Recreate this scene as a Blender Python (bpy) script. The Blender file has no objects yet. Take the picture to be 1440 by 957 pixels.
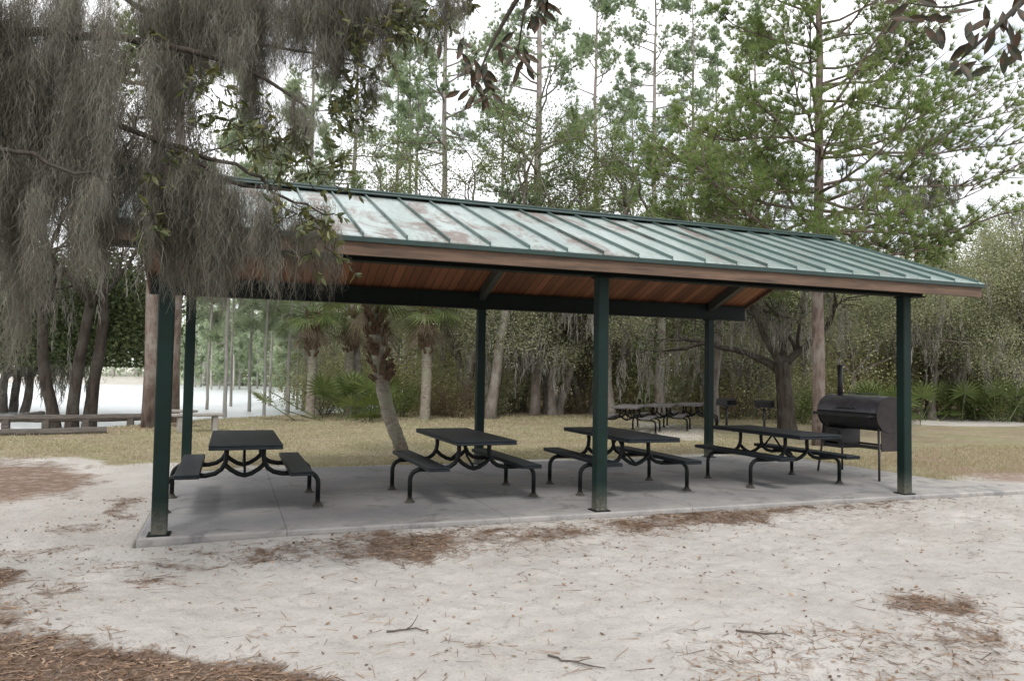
import bpy, math, random
import numpy as np
R = math.radians
C = bpy.context.scene.collection
rng = np.random.default_rng(7)
rnd = random.Random(11)

# ------------------------------------------------------------------ camera
CAM = (1.089, -7.8356, 1.5741); YAW, PIT, ROLL, FPX = .3558, .0412, .0157, 1062.
FW = np.array((math.sin(YAW)*math.cos(PIT), math.cos(YAW)*math.cos(PIT), math.sin(PIT)))
RT = np.array((math.cos(YAW), -math.sin(YAW), 0)); UP = np.cross(RT, FW)
CR = RT*math.cos(ROLL)+UP*math.sin(ROLL); CU = -RT*math.sin(ROLL)+UP*math.cos(ROLL)
camd = bpy.data.cameras.new('camera'); cam = bpy.data.objects.new('camera', camd); C.objects.link(cam)
camd.sensor_width = 36; camd.lens = FPX/1440*36; camd.clip_end = 2000; camd.clip_start = .05
from mathutils import Matrix, Vector
cam.matrix_world = Matrix(((CR[0], CU[0], -FW[0], CAM[0]), (CR[1], CU[1], -FW[1], CAM[1]),
                           (CR[2], CU[2], -FW[2], CAM[2]), (0, 0, 0, 1)))
bpy.context.scene.camera = cam

def ray(px, py):
    return FW+CR*(px-720)/FPX-CU*(py-478.5)/FPX
def at(px, py, t):                       # world point seen there at depth t
    return np.array(CAM)+ray(px, py)*t
def ground_at(px, py, z=-.1):
    d = ray(px, py); t = (z-CAM[2])/d[2]; p = np.array(CAM)+d*t
    return p[0], p[1]
def spot(px, t):                         # ground position under an image column at depth t
    p = at(px, 525, t); return p[0], p[1]

# ------------------------------------------------------------------ materials
def mat(name):
    m = bpy.data.materials.new(name); m.use_nodes = True
    nt = m.node_tree; b = nt.nodes['Principled BSDF']
    return m, nt, b
def N(nt, t, **k):
    n = nt.nodes.new(t)
    for a, v in k.items(): setattr(n, a, v)
    return n
def noise(nt, scale, detail=4, rough=.55, vec=None, dist=0):
    n = N(nt, 'ShaderNodeTexNoise'); n.inputs['Scale'].default_value = scale
    n.inputs['Detail'].default_value = detail; n.inputs['Roughness'].default_value = rough
    n.inputs['Distortion'].default_value = dist
    if vec is not None: nt.links.new(vec, n.inputs['Vector'])
    return n.outputs['Fac']
def ramp(nt, fac, stops):
    n = N(nt, 'ShaderNodeValToRGB'); e = n.color_ramp.elements
    while len(e) > 1: e.remove(e[-1])
    e[0].position = stops[0][0]; e[0].color = (*stops[0][1], 1)
    for p, c in stops[1:]:
        x = e.new(p); x.color = (*c, 1)
    nt.links.new(fac, n.inputs['Fac']); return n.outputs['Color']
def g3(v): return (v, v, v)
def mix(nt, fac, a, b, mode='MIX'):
    n = N(nt, 'ShaderNodeMix', data_type='RGBA', blend_type=mode)
    for s, v in ((0, fac), (6, a), (7, b)):
        if hasattr(v, 'node'): nt.links.new(v, n.inputs[s])
        elif s == 0: n.inputs[0].default_value = v
        else: n.inputs[s].default_value = (*v, 1)
    return n.outputs[2]
def mth(nt, op, a, b=0., c=0., clamp=False):
    n = N(nt, 'ShaderNodeMath', operation=op, use_clamp=clamp)
    for i, v in enumerate((a, b, c)):
        if hasattr(v, 'node'): nt.links.new(v, n.inputs[i])
        else: n.inputs[i].default_value = v
    return n.outputs[0]
def bump(nt, b, h, strength=.4, dist=.02):
    n = N(nt, 'ShaderNodeBump'); n.inputs['Strength'].default_value = strength; n.inputs['Distance'].default_value = dist
    nt.links.new(h, n.inputs['Height']); nt.links.new(n.outputs['Normal'], b.inputs['Normal'])
def texco(nt, which='Object', sc=None):
    t = N(nt, 'ShaderNodeTexCoord').outputs[which]
    if sc is None: return t
    m = N(nt, 'ShaderNodeMapping'); m.inputs['Scale'].default_value = sc
    nt.links.new(t, m.inputs['Vector']); return m.outputs['Vector']

def simple(name, c1, c2, scale, rough=.6, bmp=0, metallic=0, sc=None, bdist=.01, spec=.5, lo=.3, hi=.7):
    m, nt, b = mat(name); v = texco(nt, 'Object', sc)
    f = noise(nt, scale, 6, .6, v)
    nt.links.new(ramp(nt, f, [(lo, c1), (hi, c2)]), b.inputs['Base Color'])
    b.inputs['Roughness'].default_value = rough; b.inputs['Metallic'].default_value = metallic
    b.inputs['Specular IOR Level'].default_value = spec
    if bmp: bump(nt, b, f, bmp, bdist)
    return m

def leaf_mat(name, cols, transl=.25, scale=.6, rough=.55, spec=.3, vs=None, tint=(1.25, 1.3, .8), wt=.65, off=.3):
    m, nt, b = mat(name)
    gi = N(nt, 'ShaderNodeNewGeometry').outputs['Random Per Island']
    n = len(cols)
    st = [(i/(n-1)*.96+.02, c) for i, c in enumerate(cols)]
    big = noise(nt, scale, 3 if vs else 2, .5, texco(nt, 'Object', vs))
    f = mth(nt, 'ADD', mth(nt, 'MULTIPLY', gi, wt), mth(nt, 'MULTIPLY', mth(nt, 'SUBTRACT', big, off), 1.55-wt), clamp=True)
    col = ramp(nt, f, st)
    nt.links.new(col, b.inputs['Base Color']); b.inputs['Roughness'].default_value = rough
    b.inputs['Specular IOR Level'].default_value = spec
    tr = N(nt, 'ShaderNodeBsdfTranslucent')
    nt.links.new(mix(nt, 1., col, tint, 'MULTIPLY'), tr.inputs['Color'])
    ms = N(nt, 'ShaderNodeMixShader'); ms.inputs[0].default_value = transl
    nt.links.new(b.outputs[0], ms.inputs[1]); nt.links.new(tr.outputs[0], ms.inputs[2])
    nt.links.new(ms.outputs[0], nt.nodes['Material Output'].inputs['Surface'])
    return m

def bark_mat(name, dark, light, patch=None, vs=(1, 1, .25), scale=9, bmp=.8):
    m, nt, b = mat(name); v = texco(nt, 'Object', vs)
    f = noise(nt, scale, 8, .68, v, .6); f2 = noise(nt, 1.6, 4, .6, texco(nt))
    c = ramp(nt, f, [(.32, dark), (.62, light)])
    if patch: c = mix(nt, ramp(nt, f2, [(.48, g3(0)), (.62, g3(.8))]), c, patch)
    nt.links.new(c, b.inputs['Base Color']); b.inputs['Roughness'].default_value = .9
    b.inputs['Specular IOR Level'].default_value = .2
    bump(nt, b, f, bmp, .04); return m

M = {}
M['post'] = simple('green_post_paint', (.005, .018, .016), (.009, .033, .029), 3, .42, .15, sc=(1, 1, .4), bdist=.004)
M['steel'] = simple('dark_green_steel', (.004, .008, .007), (.008, .013, .011), 5, .6, .1, spec=.15)
M['rafter'] = simple('grey_green_rafter', (.03, .036, .03), (.055, .06, .05), 4, .5, .1)
M['tube'] = simple('black_green_tube', (.006, .010, .010), (.014, .022, .020), 8, .33, .08)
M['leg_metal'] = simple('smoker_black_steel', (.012, .012, .013), (.03, .028, .027), 9, .55, .2)
M['smoker_rust'] = simple('smoker_end_rusty', (.014, .010, .010), (.036, .025, .023), 11, .7, .3)
def worn_paint(name, c1, c2, rough, dust=(.30, .27, .22), zt=.35, amt=.55):
    m, nt, b = mat(name); v = texco(nt)
    f = noise(nt, 4, 7, .65, v, .4); g = noise(nt, 38, 6, .7, v)
    col = ramp(nt, f, [(.3, c1), (.7, c2)])
    sc_ = ramp(nt, noise(nt, 55, 3, .7, texco(nt, 'Object', (1, 1, .12))), [(.66, g3(0)), (.74, g3(.5))])
    col = mix(nt, sc_, col, (c2[0]*3+.02, c2[1]*2.4+.02, c2[2]*2.4+.02))
    sp = N(nt, 'ShaderNodeSeparateXYZ'); nt.links.new(v, sp.inputs[0])
    low = mth(nt, 'SUBTRACT', 1, mth(nt, 'DIVIDE', sp.outputs[2], zt), clamp=True)
    d = mth(nt, 'MULTIPLY', mth(nt, 'MULTIPLY', mth(nt, 'POWER', low, 1.6), amt), ramp(nt, g, [(.35, g3(.3)), (.65, g3(1))]))
    col = mix(nt, d, col, dust)
    nt.links.new(col, b.inputs['Base Color'])
    nt.links.new(ramp(nt, f, [(.3, g3(rough-.1)), (.7, g3(rough+.15))]), b.inputs['Roughness'])
    b.inputs['Specular IOR Level'].default_value = .22
    bump(nt, b, g, .12, .003); return m
M['post'] = worn_paint('green_post_paint', (.002, .010, .008), (.005, .020, .016), .55)
M['tube'] = worn_paint('black_green_tube', (.002, .003, .003), (.005, .007, .007), .5, zt=.12, amt=.4)
def lid_mat():
    m, nt, b = mat('smoker_lid_steel')
    f = noise(nt, 7, 6, .6, texco(nt))
    nt.links.new(ramp(nt, f, [(.3, (.07, .07, .078)), (.7, (.14, .14, .155))]), b.inputs['Base Color'])
    b.inputs['Roughness'].default_value = .42; b.inputs['Metallic'].default_value = .35; bump(nt, b, f, .2, .01); return m
M['lid'] = lid_mat()

def plank_wood(name, dark, light, axis, width, bmp=.5, rough=.6):
    m, nt, b = mat(name); t = texco(nt)
    sp = N(nt, 'ShaderNodeSeparateXYZ'); nt.links.new(t, sp.inputs[0]); u = sp.outputs[axis]
    cell = mth(nt, 'DIVIDE', u, width); fr = mth(nt, 'FRACT', cell); idx = mth(nt, 'FLOOR', cell)
    wn = N(nt, 'ShaderNodeTexWhiteNoise', noise_dimensions='1D'); nt.links.new(idx, wn.inputs['W'])
    st = [1.2, 1.2, 1.2]; st[axis] = 22
    gr = noise(nt, 2.2, 6, .6, texco(nt, 'Object', st), .3)
    f = mth(nt, 'ADD', mth(nt, 'MULTIPLY', wn.outputs['Value'], .5), mth(nt, 'MULTIPLY', gr, .5))
    col = ramp(nt, f, [(.25, dark), (.75, light)])
    gap = mth(nt, 'LESS_THAN', mth(nt, 'ABSOLUTE', mth(nt, 'SUBTRACT', fr, .5)), .46)
    col = mix(nt, gap, (dark[0]*.25, dark[1]*.25, dark[2]*.25), col)
    nt.links.new(col, b.inputs['Base Color']); b.inputs['Roughness'].default_value = rough
    bump(nt, b, mth(nt, 'ADD', gap, mth(nt, 'MULTIPLY', gr, .2)), bmp, .008); return m
M['decking'] = plank_wood('orange_pine_decking', (.15, .062, .030), (.33, .14, .068), 0, .14)
M['fascia'] = simple('weathered_fascia_board', (.05, .032, .022), (.16, .098, .062), 3.2, .75, .5, sc=(.6, 6, 6), bdist=.006)
M['timber'] = simple('grey_weathered_timber', (.05, .042, .035), (.125, .11, .095), 5, .9, .7, sc=(.5, 5, 5), bdist=.02)
M['concrete_pale'] = simple('pale_concrete', (.20, .185, .165), (.32, .30, .27), 6, .85, .3)

def roof_mat():
    m, nt, b = mat('green_standing_seam_metal'); v = texco(nt)
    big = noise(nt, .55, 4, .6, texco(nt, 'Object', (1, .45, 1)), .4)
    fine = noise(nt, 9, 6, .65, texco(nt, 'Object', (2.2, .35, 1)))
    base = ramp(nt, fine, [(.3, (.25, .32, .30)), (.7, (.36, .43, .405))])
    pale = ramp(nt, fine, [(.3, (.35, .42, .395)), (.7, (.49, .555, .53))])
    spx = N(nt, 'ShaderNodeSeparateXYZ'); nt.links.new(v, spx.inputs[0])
    sheen_x = mth(nt, 'MULTIPLY', mth(nt, 'SUBTRACT', 6.5, spx.outputs[0]), .05)  # lighter toward the left end: sky reflection put into the base colour
    col = mix(nt, ramp(nt, mth(nt, 'ADD', big, sheen_x), [(.40, g3(0)), (.62, g3(.9))]), base, pale)
    # damp pine straw and rust stains
    so = N(nt, 'ShaderNodeSeparateXYZ'); nt.links.new(v, so.inputs[0])
    pan = mth(nt, 'FLOOR', mth(nt, 'DIVIDE', mth(nt, 'ADD', so.outputs[0], .12-.20), .4345))
    wn = N(nt, 'ShaderNodeTexWhiteNoise', noise_dimensions='1D'); nt.links.new(pan, wn.inputs['W'])
    cv = N(nt, 'ShaderNodeCombineXYZ'); nt.links.new(mth(nt, 'MULTIPLY', so.outputs[0], 1.7), cv.inputs[0])
    nt.links.new(mth(nt, 'ADD', mth(nt, 'MULTIPLY', so.outputs[1], .75), mth(nt, 'MULTIPLY', wn.outputs['Value'], .55)), cv.inputs[1])
    st = noise(nt, 1.0, 6, .66, cv.outputs[0], .5)
    st2 = noise(nt, 4.5, 6, .7, v, .5)
    spl = N(nt, 'ShaderNodeSeparateXYZ'); nt.links.new(v, spl.inputs[0])
    st = mth(nt, 'SUBTRACT', st, mth(nt, 'MULTIPLY', mth(nt, 'SUBTRACT', spl.outputs[0], 4.), .012))
    sm = mth(nt, 'MULTIPLY', ramp(nt, st, [(.505, g3(0)), (.60, g3(1))]), ramp(nt, st2, [(.30, g3(.25)), (.50, g3(1))]))
    col = mix(nt, mth(nt, 'MULTIPLY', sm, .8), col, (.17, .10, .08))
    sx = N(nt, 'ShaderNodeSeparateXYZ'); nt.links.new(v, sx.inputs[0])
    fr = mth(nt, 'FRACT', mth(nt, 'DIVIDE', mth(nt, 'ADD', sx.outputs[0], .12-.20+.4345/2), .4345))
    seam = mth(nt, 'LESS_THAN', mth(nt, 'ABSOLUTE', mth(nt, 'SUBTRACT', fr, .5)), .030)
    col = mix(nt, mth(nt, 'MULTIPLY', seam, .8), col, (.04, .085, .075))
    nt.links.new(col, b.inputs['Base Color'])
    b.inputs['Metallic'].default_value = .5
    nt.links.new(ramp(nt, mth(nt, 'ADD', mth(nt, 'MULTIPLY', fine, .35), mth(nt, 'MULTIPLY', sm, .5)), [(.1, g3(.27)), (.6, g3(.55))]), b.inputs['Roughness'])
    bump(nt, b, noise(nt, 2.5, 3, .5, v), .12, .02)
    return m
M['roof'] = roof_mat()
M['drip'] = simple('green_metal_edge', (.006, .022, .018), (.015, .042, .035), 6, .5, .05)

def table_top_mat():
    m, nt, b = mat('perforated_coated_metal'); v = texco(nt)
    vo = N(nt, 'ShaderNodeTexVoronoi', feature='F1'); vo.inputs['Scale'].default_value = 38; vo.inputs['Randomness'].default_value = .05
    nt.links.new(v, vo.inputs['Vector'])
    hole = mth(nt, 'LESS_THAN', vo.outputs['Distance'], .30)
    f = noise(nt, 5, 5, .6, v)
    col = ramp(nt, f, [(.3, (.008, .011, .014)), (.7, (.020, .026, .032))])
    col = mix(nt, ramp(nt, noise(nt, 9, 7, .7, v, .5), [(.55, g3(0)), (.75, g3(.22))]), col, (.08, .075, .07))
    col = mix(nt, mth(nt, 'MULTIPLY', hole, .8), col, (.004, .005, .005))
    nt.links.new(col, b.inputs['Base Color']); b.inputs['Roughness'].default_value = .5; b.inputs['Specular IOR Level'].default_value = .25
    bump(nt, b, mth(nt, 'SUBTRACT', 1, hole), .4, .004); return m
M['perforated'] = table_top_mat()

def slab_mat():
    m, nt, b = mat('worn_concrete'); v = texco(nt)
    f1 = noise(nt, .8, 5, .6, v, .3); f2 = noise(nt, 14, 8, .7, v); f3 = noise(nt, 90, 3, .6, v)
    c = ramp(nt, f1, [(.3, (.165, .165, .17)), (.7, (.285, .28, .275))])
    c = mix(nt, mth(nt, 'MULTIPLY', ramp(nt, f2, [(.5, g3(0)), (.68, g3(1))]), .4), c, (.15, .14, .13))
    # sand dusted on the slab, most of it along the edges
    sp = N(nt, 'ShaderNodeSeparateXYZ'); nt.links.new(v, sp.inputs[0])
    ed = mth(nt, 'SUBTRACT', 1, mth(nt, 'DIVIDE', mth(nt, 'ADD', sp.outputs[1], .14), .55), clamp=True)
    ed2 = mth(nt, 'DIVIDE', mth(nt, 'SUBTRACT', sp.outputs[0], 9.6), 1.2, clamp=True)
    e = mth(nt, 'MAXIMUM', mth(nt, 'MULTIPLY', ed, .5), ed2)
    s = mth(nt, 'MULTIPLY', mth(nt, 'ADD', e, .12), ramp(nt, noise(nt, 2.6, 7, .7, v, .5), [(.36, g3(0)), (.62, g3(1.3))]), clamp=True)
    c = mix(nt, mth(nt, 'MULTIPLY', s, .75), c, (.40, .37, .335))
    st = ramp(nt, noise(nt, 1.7, 5, .65, v, 1.5), [(.56, g3(0)), (.66, g3(.55))])
    c = mix(nt, st, c, (.10, .095, .09))
    jx = mth(nt, 'ABSOLUTE', mth(nt, 'SUBTRACT', mth(nt, 'FRACT', mth(nt, 'DIVIDE', mth(nt, 'ADD', sp.outputs[0], mth(nt, 'ADD', -.50, mth(nt, 'MULTIPLY', f2, .01))), 2.308)), .5))
    jy = mth(nt, 'ABSOLUTE', mth(nt, 'SUBTRACT', sp.outputs[1], mth(nt, 'ADD', 2.24, mth(nt, 'MULTIPLY', f2, .01))))
    jt = mth(nt, 'MAXIMUM', mth(nt, 'LESS_THAN', jx, .0018), mth(nt, 'LESS_THAN', jy, .006))
    c = mix(nt, mth(nt, 'MULTIPLY', jt, .75), c, (.06, .055, .05))
    nt.links.new(c, b.inputs['Base Color']); b.inputs['Roughness'].default_value = .8
    bump(nt, b, mth(nt, 'SUBTRACT', mth(nt, 'ADD', f2, mth(nt, 'MULTIPLY', f3, .5)), mth(nt, 'MULTIPLY', jt, 1.5)), .25, .006); return m
M['slab'] = slab_mat()

def ground_mat():
    m, nt, b = mat('sandy_ground'); v = texco(nt)
    at_ = lambda n: N(nt, 'ShaderNodeAttribute', attribute_name=n).outputs['Fac']
    L, G_, D_ = at_('litter'), at_('grass'), at_('duff')
    n1 = noise(nt, .9, 5, .6, v, .2); n2 = noise(nt, 7, 7, .7, v); n3 = noise(nt, 42, 5, .75, v); n4 = noise(nt, 190, 3, .7, v)
    sand = ramp(nt, n1, [(.3, (.475, .445, .405)), (.7, (.60, .57, .53))])
    sand = mix(nt, mth(nt, 'MULTIPLY', ramp(nt, n2, [(.5, g3(0)), (.72, g3(1))]), .35), sand, (.31, .28, .245))
    # scraps of bark and leaf crumbs trodden into the sand
    cr = mth(nt, 'MULTIPLY', ramp(nt, n3, [(.57, g3(0)), (.65, g3(1))]), ramp(nt, n2, [(.40, g3(.2)), (.58, g3(1))]))
    sand = mix(nt, mth(nt, 'MULTIPLY', cr, .62), sand, (.16, .11, .08))
    lit = ramp(nt, n3, [(.3, (.075, .05, .038)), (.5, (.175, .12, .088)), (.68, (.38, .30, .23))])
    duff = ramp(nt, n3, [(.3, (.15, .095, .07)), (.52, (.29, .20, .15)), (.7, (.45, .36, .28))])
    gr = ramp(nt, mth(nt, 'ADD', mth(nt, 'MULTIPLY', n2, .6), mth(nt, 'MULTIPLY', n3, .4)),
              [(.35, (.17, .145, .09)), (.5, (.31, .265, .175)), (.68, (.48, .42, .32))])
    gr = mix(nt, ramp(nt, noise(nt, .9, 6, .7, v, .6), [(.44, g3(0)), (.62, g3(.8))]), gr, (.24, .18, .125))
    gr = mix(nt, ramp(nt, noise(nt, .55, 4, .6, v, .4), [(.45, g3(0)), (.65, g3(.5))]), gr, (.23, .25, .11))
    def fac(a, nn, w=.45):
        x = mth(nt, 'ADD', a, mth(nt, 'MULTIPLY', mth(nt, 'SUBTRACT', nn, .5), w*2.6))
        return ramp(nt, x, [(.36, g3(0)), (.60, g3(1))])
    nn = mth(nt, 'ADD', mth(nt, 'MULTIPLY', n2, .5), mth(nt, 'MULTIPLY', n3, .5))
    c = mix(nt, fac(G_, nn), sand, gr)
    c = mix(nt, fac(D_, nn), c, duff)
    c = mix(nt, fac(L, nn, .6), c, lit)
    nt.links.new(c, b.inputs['Base Color']); b.inputs['Roughness'].default_value = .95; b.inputs['Specular IOR Level'].default_value = .15
    h = mth(nt, 'ADD', mth(nt, 'MULTIPLY', n3, .6), mth(nt, 'ADD', mth(nt, 'MULTIPLY', n2, 1.2), mth(nt, 'MULTIPLY', n4, .25)))
    bump(nt, b, h, .9, .045); return m
M['ground'] = ground_mat()

def water_mat():
    m, nt, b = mat('lake_water'); v = texco(nt)
    b.inputs['Base Color'].default_value = (.85, .88, .89, 1); b.inputs['Roughness'].default_value = .33  # near-white base: mirrored sky brightness put into the water colour
    b.inputs['IOR'].default_value = 1.33; b.inputs['Specular IOR Level'].default_value = 1.; b.inputs['Metallic'].default_value = .55
    bump(nt, b, noise(nt, 1.4, 5, .65, texco(nt, 'Object', (1, 2.2, 1)), .4), 1., .35); return m
M['water'] = water_mat()

M['pine_bark'] = bark_mat('pine_bark', (.055, .040, .033), (.20, .155, .13), (.24, .215, .19))
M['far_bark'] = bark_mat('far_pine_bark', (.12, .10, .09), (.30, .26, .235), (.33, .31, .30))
M['oak_bark'] = bark_mat('oak_bark', (.018, .014, .011), (.065, .052, .042), (.07, .067, .055))
M['grey_bark'] = bark_mat('pale_grey_bark', (.10, .09, .08), (.27, .245, .22), (.3, .29, .26))
M['palm_bark'] = bark_mat('palm_bark', (.11, .09, .07), (.30, .27, .22), (.22, .23, .16), vs=(1, 1, 2.4), scale=7)
M['boots'] = bark_mat('palm_boots', (.045, .030, .020), (.17, .115, .075), vs=(2, 2, .6), scale=10)
M['needles'] = leaf_mat('pine_needles', [(.09, .14, .055), (.15, .21, .085), (.23, .28, .12), (.32, .34, .17)], .5)
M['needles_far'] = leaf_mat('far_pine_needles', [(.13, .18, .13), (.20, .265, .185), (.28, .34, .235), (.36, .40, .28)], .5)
M['oak_leaf'] = leaf_mat('oak_leaves', [(.022, .034, .012), (.045, .065, .022), (.075, .095, .035), (.12, .13, .05)], .22)
M['grey_leaf'] = leaf_mat('grey_oak_leaves', [(.15, .16, .105), (.23, .245, .16), (.32, .325, .22), (.42, .41, .31)], .4, rough=.8, spec=.1)  # grey-green leaves, lightened so the colour stands in for distance haze
M['shrub_leaf'] = leaf_mat('shrub_leaves', [(.04, .06, .02), (.085, .12, .035), (.15, .19, .055), (.23, .25, .09)], .3)
M['brown_leaf'] = leaf_mat('brown_shrub_leaves', [(.07, .05, .03), (.14, .10, .06), (.20, .17, .09), (.16, .17, .08)], .25)
M['palm_leaf'] = leaf_mat('palm_fronds', [(.05, .075, .022), (.09, .125, .04), (.16, .19, .065)], .25, rough=.45)
M['dead_frond'] = leaf_mat('dead_fronds', [(.10, .075, .05), (.18, .14, .10), (.28, .235, .17)], .2)
M['magnolia'] = leaf_mat('magnolia_leaves', [(.010, .014, .008), (.020, .026, .012), (.055, .026, .013), (.03, .04, .016)], .04, 3, .5, .3)
M['spray'] = leaf_mat('laurel_oak_leaves', [(.022, .030, .012), (.05, .062, .022), (.10, .11, .035), (.17, .14, .05)], .2, 3, .4, .4)
M['moss'] = leaf_mat('spanish_moss', [(.05, .042, .034), (.12, .112, .09), (.185, .176, .145), (.27, .26, .22), (.38, .37, .32)], .2, 1.5, .9, .05, (4.2, 4.2, .30), (1.1, 1.05, .95), .22, .27)
M['moss_far'] = leaf_mat('grey_spanish_moss', [(.13, .12, .105), (.21, .198, .18), (.32, .305, .28)], .2, .8, .9, .1)
M['far_leaf'] = leaf_mat('far_woods_leaves', [(.20, .21, .15), (.29, .30, .22), (.38, .38, .29), (.48, .46, .38)], .4, .16, .85, .1)  # haze over the far woods is mixed into these pale leaf colours
M['olive_leaf'] = leaf_mat('olive_undergrowth', [(.14, .115, .08), (.22, .20, .12), (.28, .29, .12), (.36, .35, .21), (.42, .38, .30)], .35, .35)
M['edge_bark'] = bark_mat('edge_oak_bark', (.07, .058, .047), (.20, .175, .15), (.24, .23, .205))
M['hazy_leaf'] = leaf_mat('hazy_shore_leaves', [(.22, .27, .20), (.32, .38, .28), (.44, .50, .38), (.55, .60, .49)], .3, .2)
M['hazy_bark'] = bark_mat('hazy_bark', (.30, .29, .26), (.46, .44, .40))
M['dead_leaf'] = leaf_mat('dead_leaves', [(.06, .035, .022), (.14, .088, .056), (.26, .17, .115), (.42, .33, .24)], .1, 5, .8, .2)
M['straw'] = leaf_mat('dry_grass_blades', [(.18, .165, .08), (.31, .27, .165), (.46, .405, .30), (.18, .21, .09)], .25, .35, .8, .2)
M['twig'] = simple('twig_bark', (.05, .04, .03), (.14, .11, .09), 14, .9, .4)

# ------------------------------------------------------------------ mesh helpers
class MB:
    """collects pieces that become ONE mesh object"""
    def __init__(s): s.v = []; s.f = []; s.n = 0
    def add(s, v, f):
        s.v.append(np.asarray(v, float).reshape(-1, 3)); s.f += [tuple(i+s.n for i in q) for q in f]; s.n += len(s.v[-1])
    def box(s, x0, x1, y0, y1, z0, z1, bev=0):
        if bev:
            b = bev; P = []
            for z, k in ((z0, b), (z0+b, 0), (z1-b, 0), (z1, b)):
                P += [(x0+k+ (b if k==0 else 0), y0+k, z), (x1-k-(b if k==0 else 0), y0+k, z), (x1-k, y0+k+(b if k==0 else 0), z), (x1-k, y1-k-(b if k==0 else 0), z),
                      (x1-k-(b if k==0 else 0), y1-k, z), (x0+k+(b if k==0 else 0), y1-k, z), (x0+k, y1-k-(b if k==0 else 0), z), (x0+k, y0+k+(b if k==0 else 0), z)]
            F = [tuple(range(7, -1, -1)), tuple(range(24, 32))]
            for r in range(3):
                for i in range(8):
                    j = (i+1) % 8; F.append((r*8+i, r*8+j, r*8+8+j, r*8+8+i))
            s.add(P, F)
        else:
            s.add([(x0,y0,z0),(x1,y0,z0),(x1,y1,z0),(x0,y1,z0),(x0,y0,z1),(x1,y0,z1),(x1,y1,z1),(x0,y1,z1)],
                  [(3,2,1,0),(4,5,6,7),(0,1,5,4),(1,2,6,5),(2,3,7,6),(3,0,4,7)])
    def beam(s, a, b, w, h, up=(0, 0, 1)):          # rectangular bar from a to b
        a = np.array(a, float); b = np.array(b, float); d = b-a; d /= np.linalg.norm(d)
        sd = np.cross(d, up); sd /= np.linalg.norm(sd); u = np.cross(sd, d)
        P = []
        for p in (a, b):
            for i, j in ((-1, -1), (1, -1), (1, 1), (-1, 1)): P.append(p+sd*w/2*i+u*h/2*j)
        s.add(P, [(3,2,1,0),(4,5,6,7),(0,1,5,4),(1,2,6,5),(2,3,7,6),(3,0,4,7)])
    def tube(s, pts, rad, n=8, caps=True, jitter=0):
        pts = np.asarray(pts, float); m = len(pts)
        rad = np.full(m, rad) if np.isscalar(rad) else np.asarray(rad, float)
        T = np.gradient(pts, axis=0); T /= np.linalg.norm(T, axis=1)[:, None]+1e-9
        ref = np.array((0, 0, 1.)) if abs(T[0][2]) < .9 else np.array((1., 0, 0))
        a = np.cross(T[0], ref); a /= np.linalg.norm(a); V = []
        ang = np.arange(n)*2*np.pi/n
        for i in range(m):
            a = a-T[i]*(a@T[i]); a /= np.linalg.norm(a)+1e-9; b = np.cross(T[i], a)
            r = rad[i]*(1+(rng.uniform(-jitter, jitter, n) if jitter else 0))
            V.append(pts[i]+np.outer(np.cos(ang)*r, a)+np.outer(np.sin(ang)*r, b))
        F = [(i*n+k, i*n+(k+1) % n, (i+1)*n+(k+1) % n, (i+1)*n+k) for i in range(m-1) for k in range(n)]
        if caps: F += [tuple(range(n-1, -1, -1)), tuple((m-1)*n+k for k in range(n))]
        s.add(np.concatenate(V), F)
    def build(s, name, material, parent=None, smooth=False, loc=None):
        me = bpy.data.meshes.new(name); me.from_pydata(np.concatenate(s.v).tolist(), [], s.f)
        me.materials.append(material)
        if smooth: me.polygons.foreach_set('use_smooth', [True]*len(me.polygons))
        o = bpy.data.objects.new(name, me); C.objects.link(o)
        if parent is not None: o.parent = parent
        if loc is not None: o.location = loc
        return o
def quads_obj(name, V, material, parent=None, k=4):
    """V: (n*k,3) vertices, consecutive k make a face"""
    V = np.asarray(V, np.float32).reshape(-1, 3); n = len(V)//k
    me = bpy.data.meshes.new(name); me.vertices.add(len(V)); me.vertices.foreach_set('co', V.ravel())
    me.loops.add(n*k); me.loops.foreach_set('vertex_index', np.arange(n*k, dtype=np.int32))
    me.polygons.add(n); me.polygons.foreach_set('loop_start', np.arange(n, dtype=np.int32)*k)
    me.update(calc_edges=True); me.materials.append(material)
    o = bpy.data.objects.new(name, me); C.objects.link(o)
    if parent is not None: o.parent = parent
    return o
def strips_obj(name, P, Wd, material, parent=None, side=None):
    """P: (n,m,3) centre lines, Wd: (n,m) widths -> ribbons, each one island"""
    n, m, _ = P.shape
    if side is None:
        a = rng.uniform(0, 2*np.pi, n); side = np.stack([np.cos(a), np.sin(a), np.zeros(n)], 1)
    S = side[:, None, :]*Wd[:, :, None]*.5
    V = np.stack([P-S, P+S], 2).reshape(n, m*2, 3)
    i = np.arange(m-1); q = np.stack([2*i, 2*i+1, 2*i+3, 2*i+2], 1)
    F = (np.arange(n)[:, None, None]*m*2+q[None]).reshape(-1, 4).astype(np.int32)
    V = V.reshape(-1, 3).astype(np.float32)
    me = bpy.data.meshes.new(name); me.vertices.add(len(V)); me.vertices.foreach_set('co', V.ravel())
    me.loops.add(F.size); me.loops.foreach_set('vertex_index', F.ravel())
    me.polygons.add(len(F)); me.polygons.foreach_set('loop_start', np.arange(len(F), dtype=np.int32)*4)
    me.update(calc_edges=True); me.materials.append(material)
    o = bpy.data.objects.new(name, me); C.objects.link(o)
    if parent is not None: o.parent = parent
    return o
def tag(o, label=None, cat=None, group=None, kind=None):
    if label: o['label'] = label
    if cat: o['category'] = cat
    if group: o['group'] = group
    if kind: o['kind'] = kind
    return o
def empty(name, loc=(0, 0, 0), rz=0):
    o = bpy.data.objects.new(name, None); C.objects.link(o); o.location = loc; o.rotation_euler = (0, 0, rz); o.empty_display_size = .2
    return o
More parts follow.
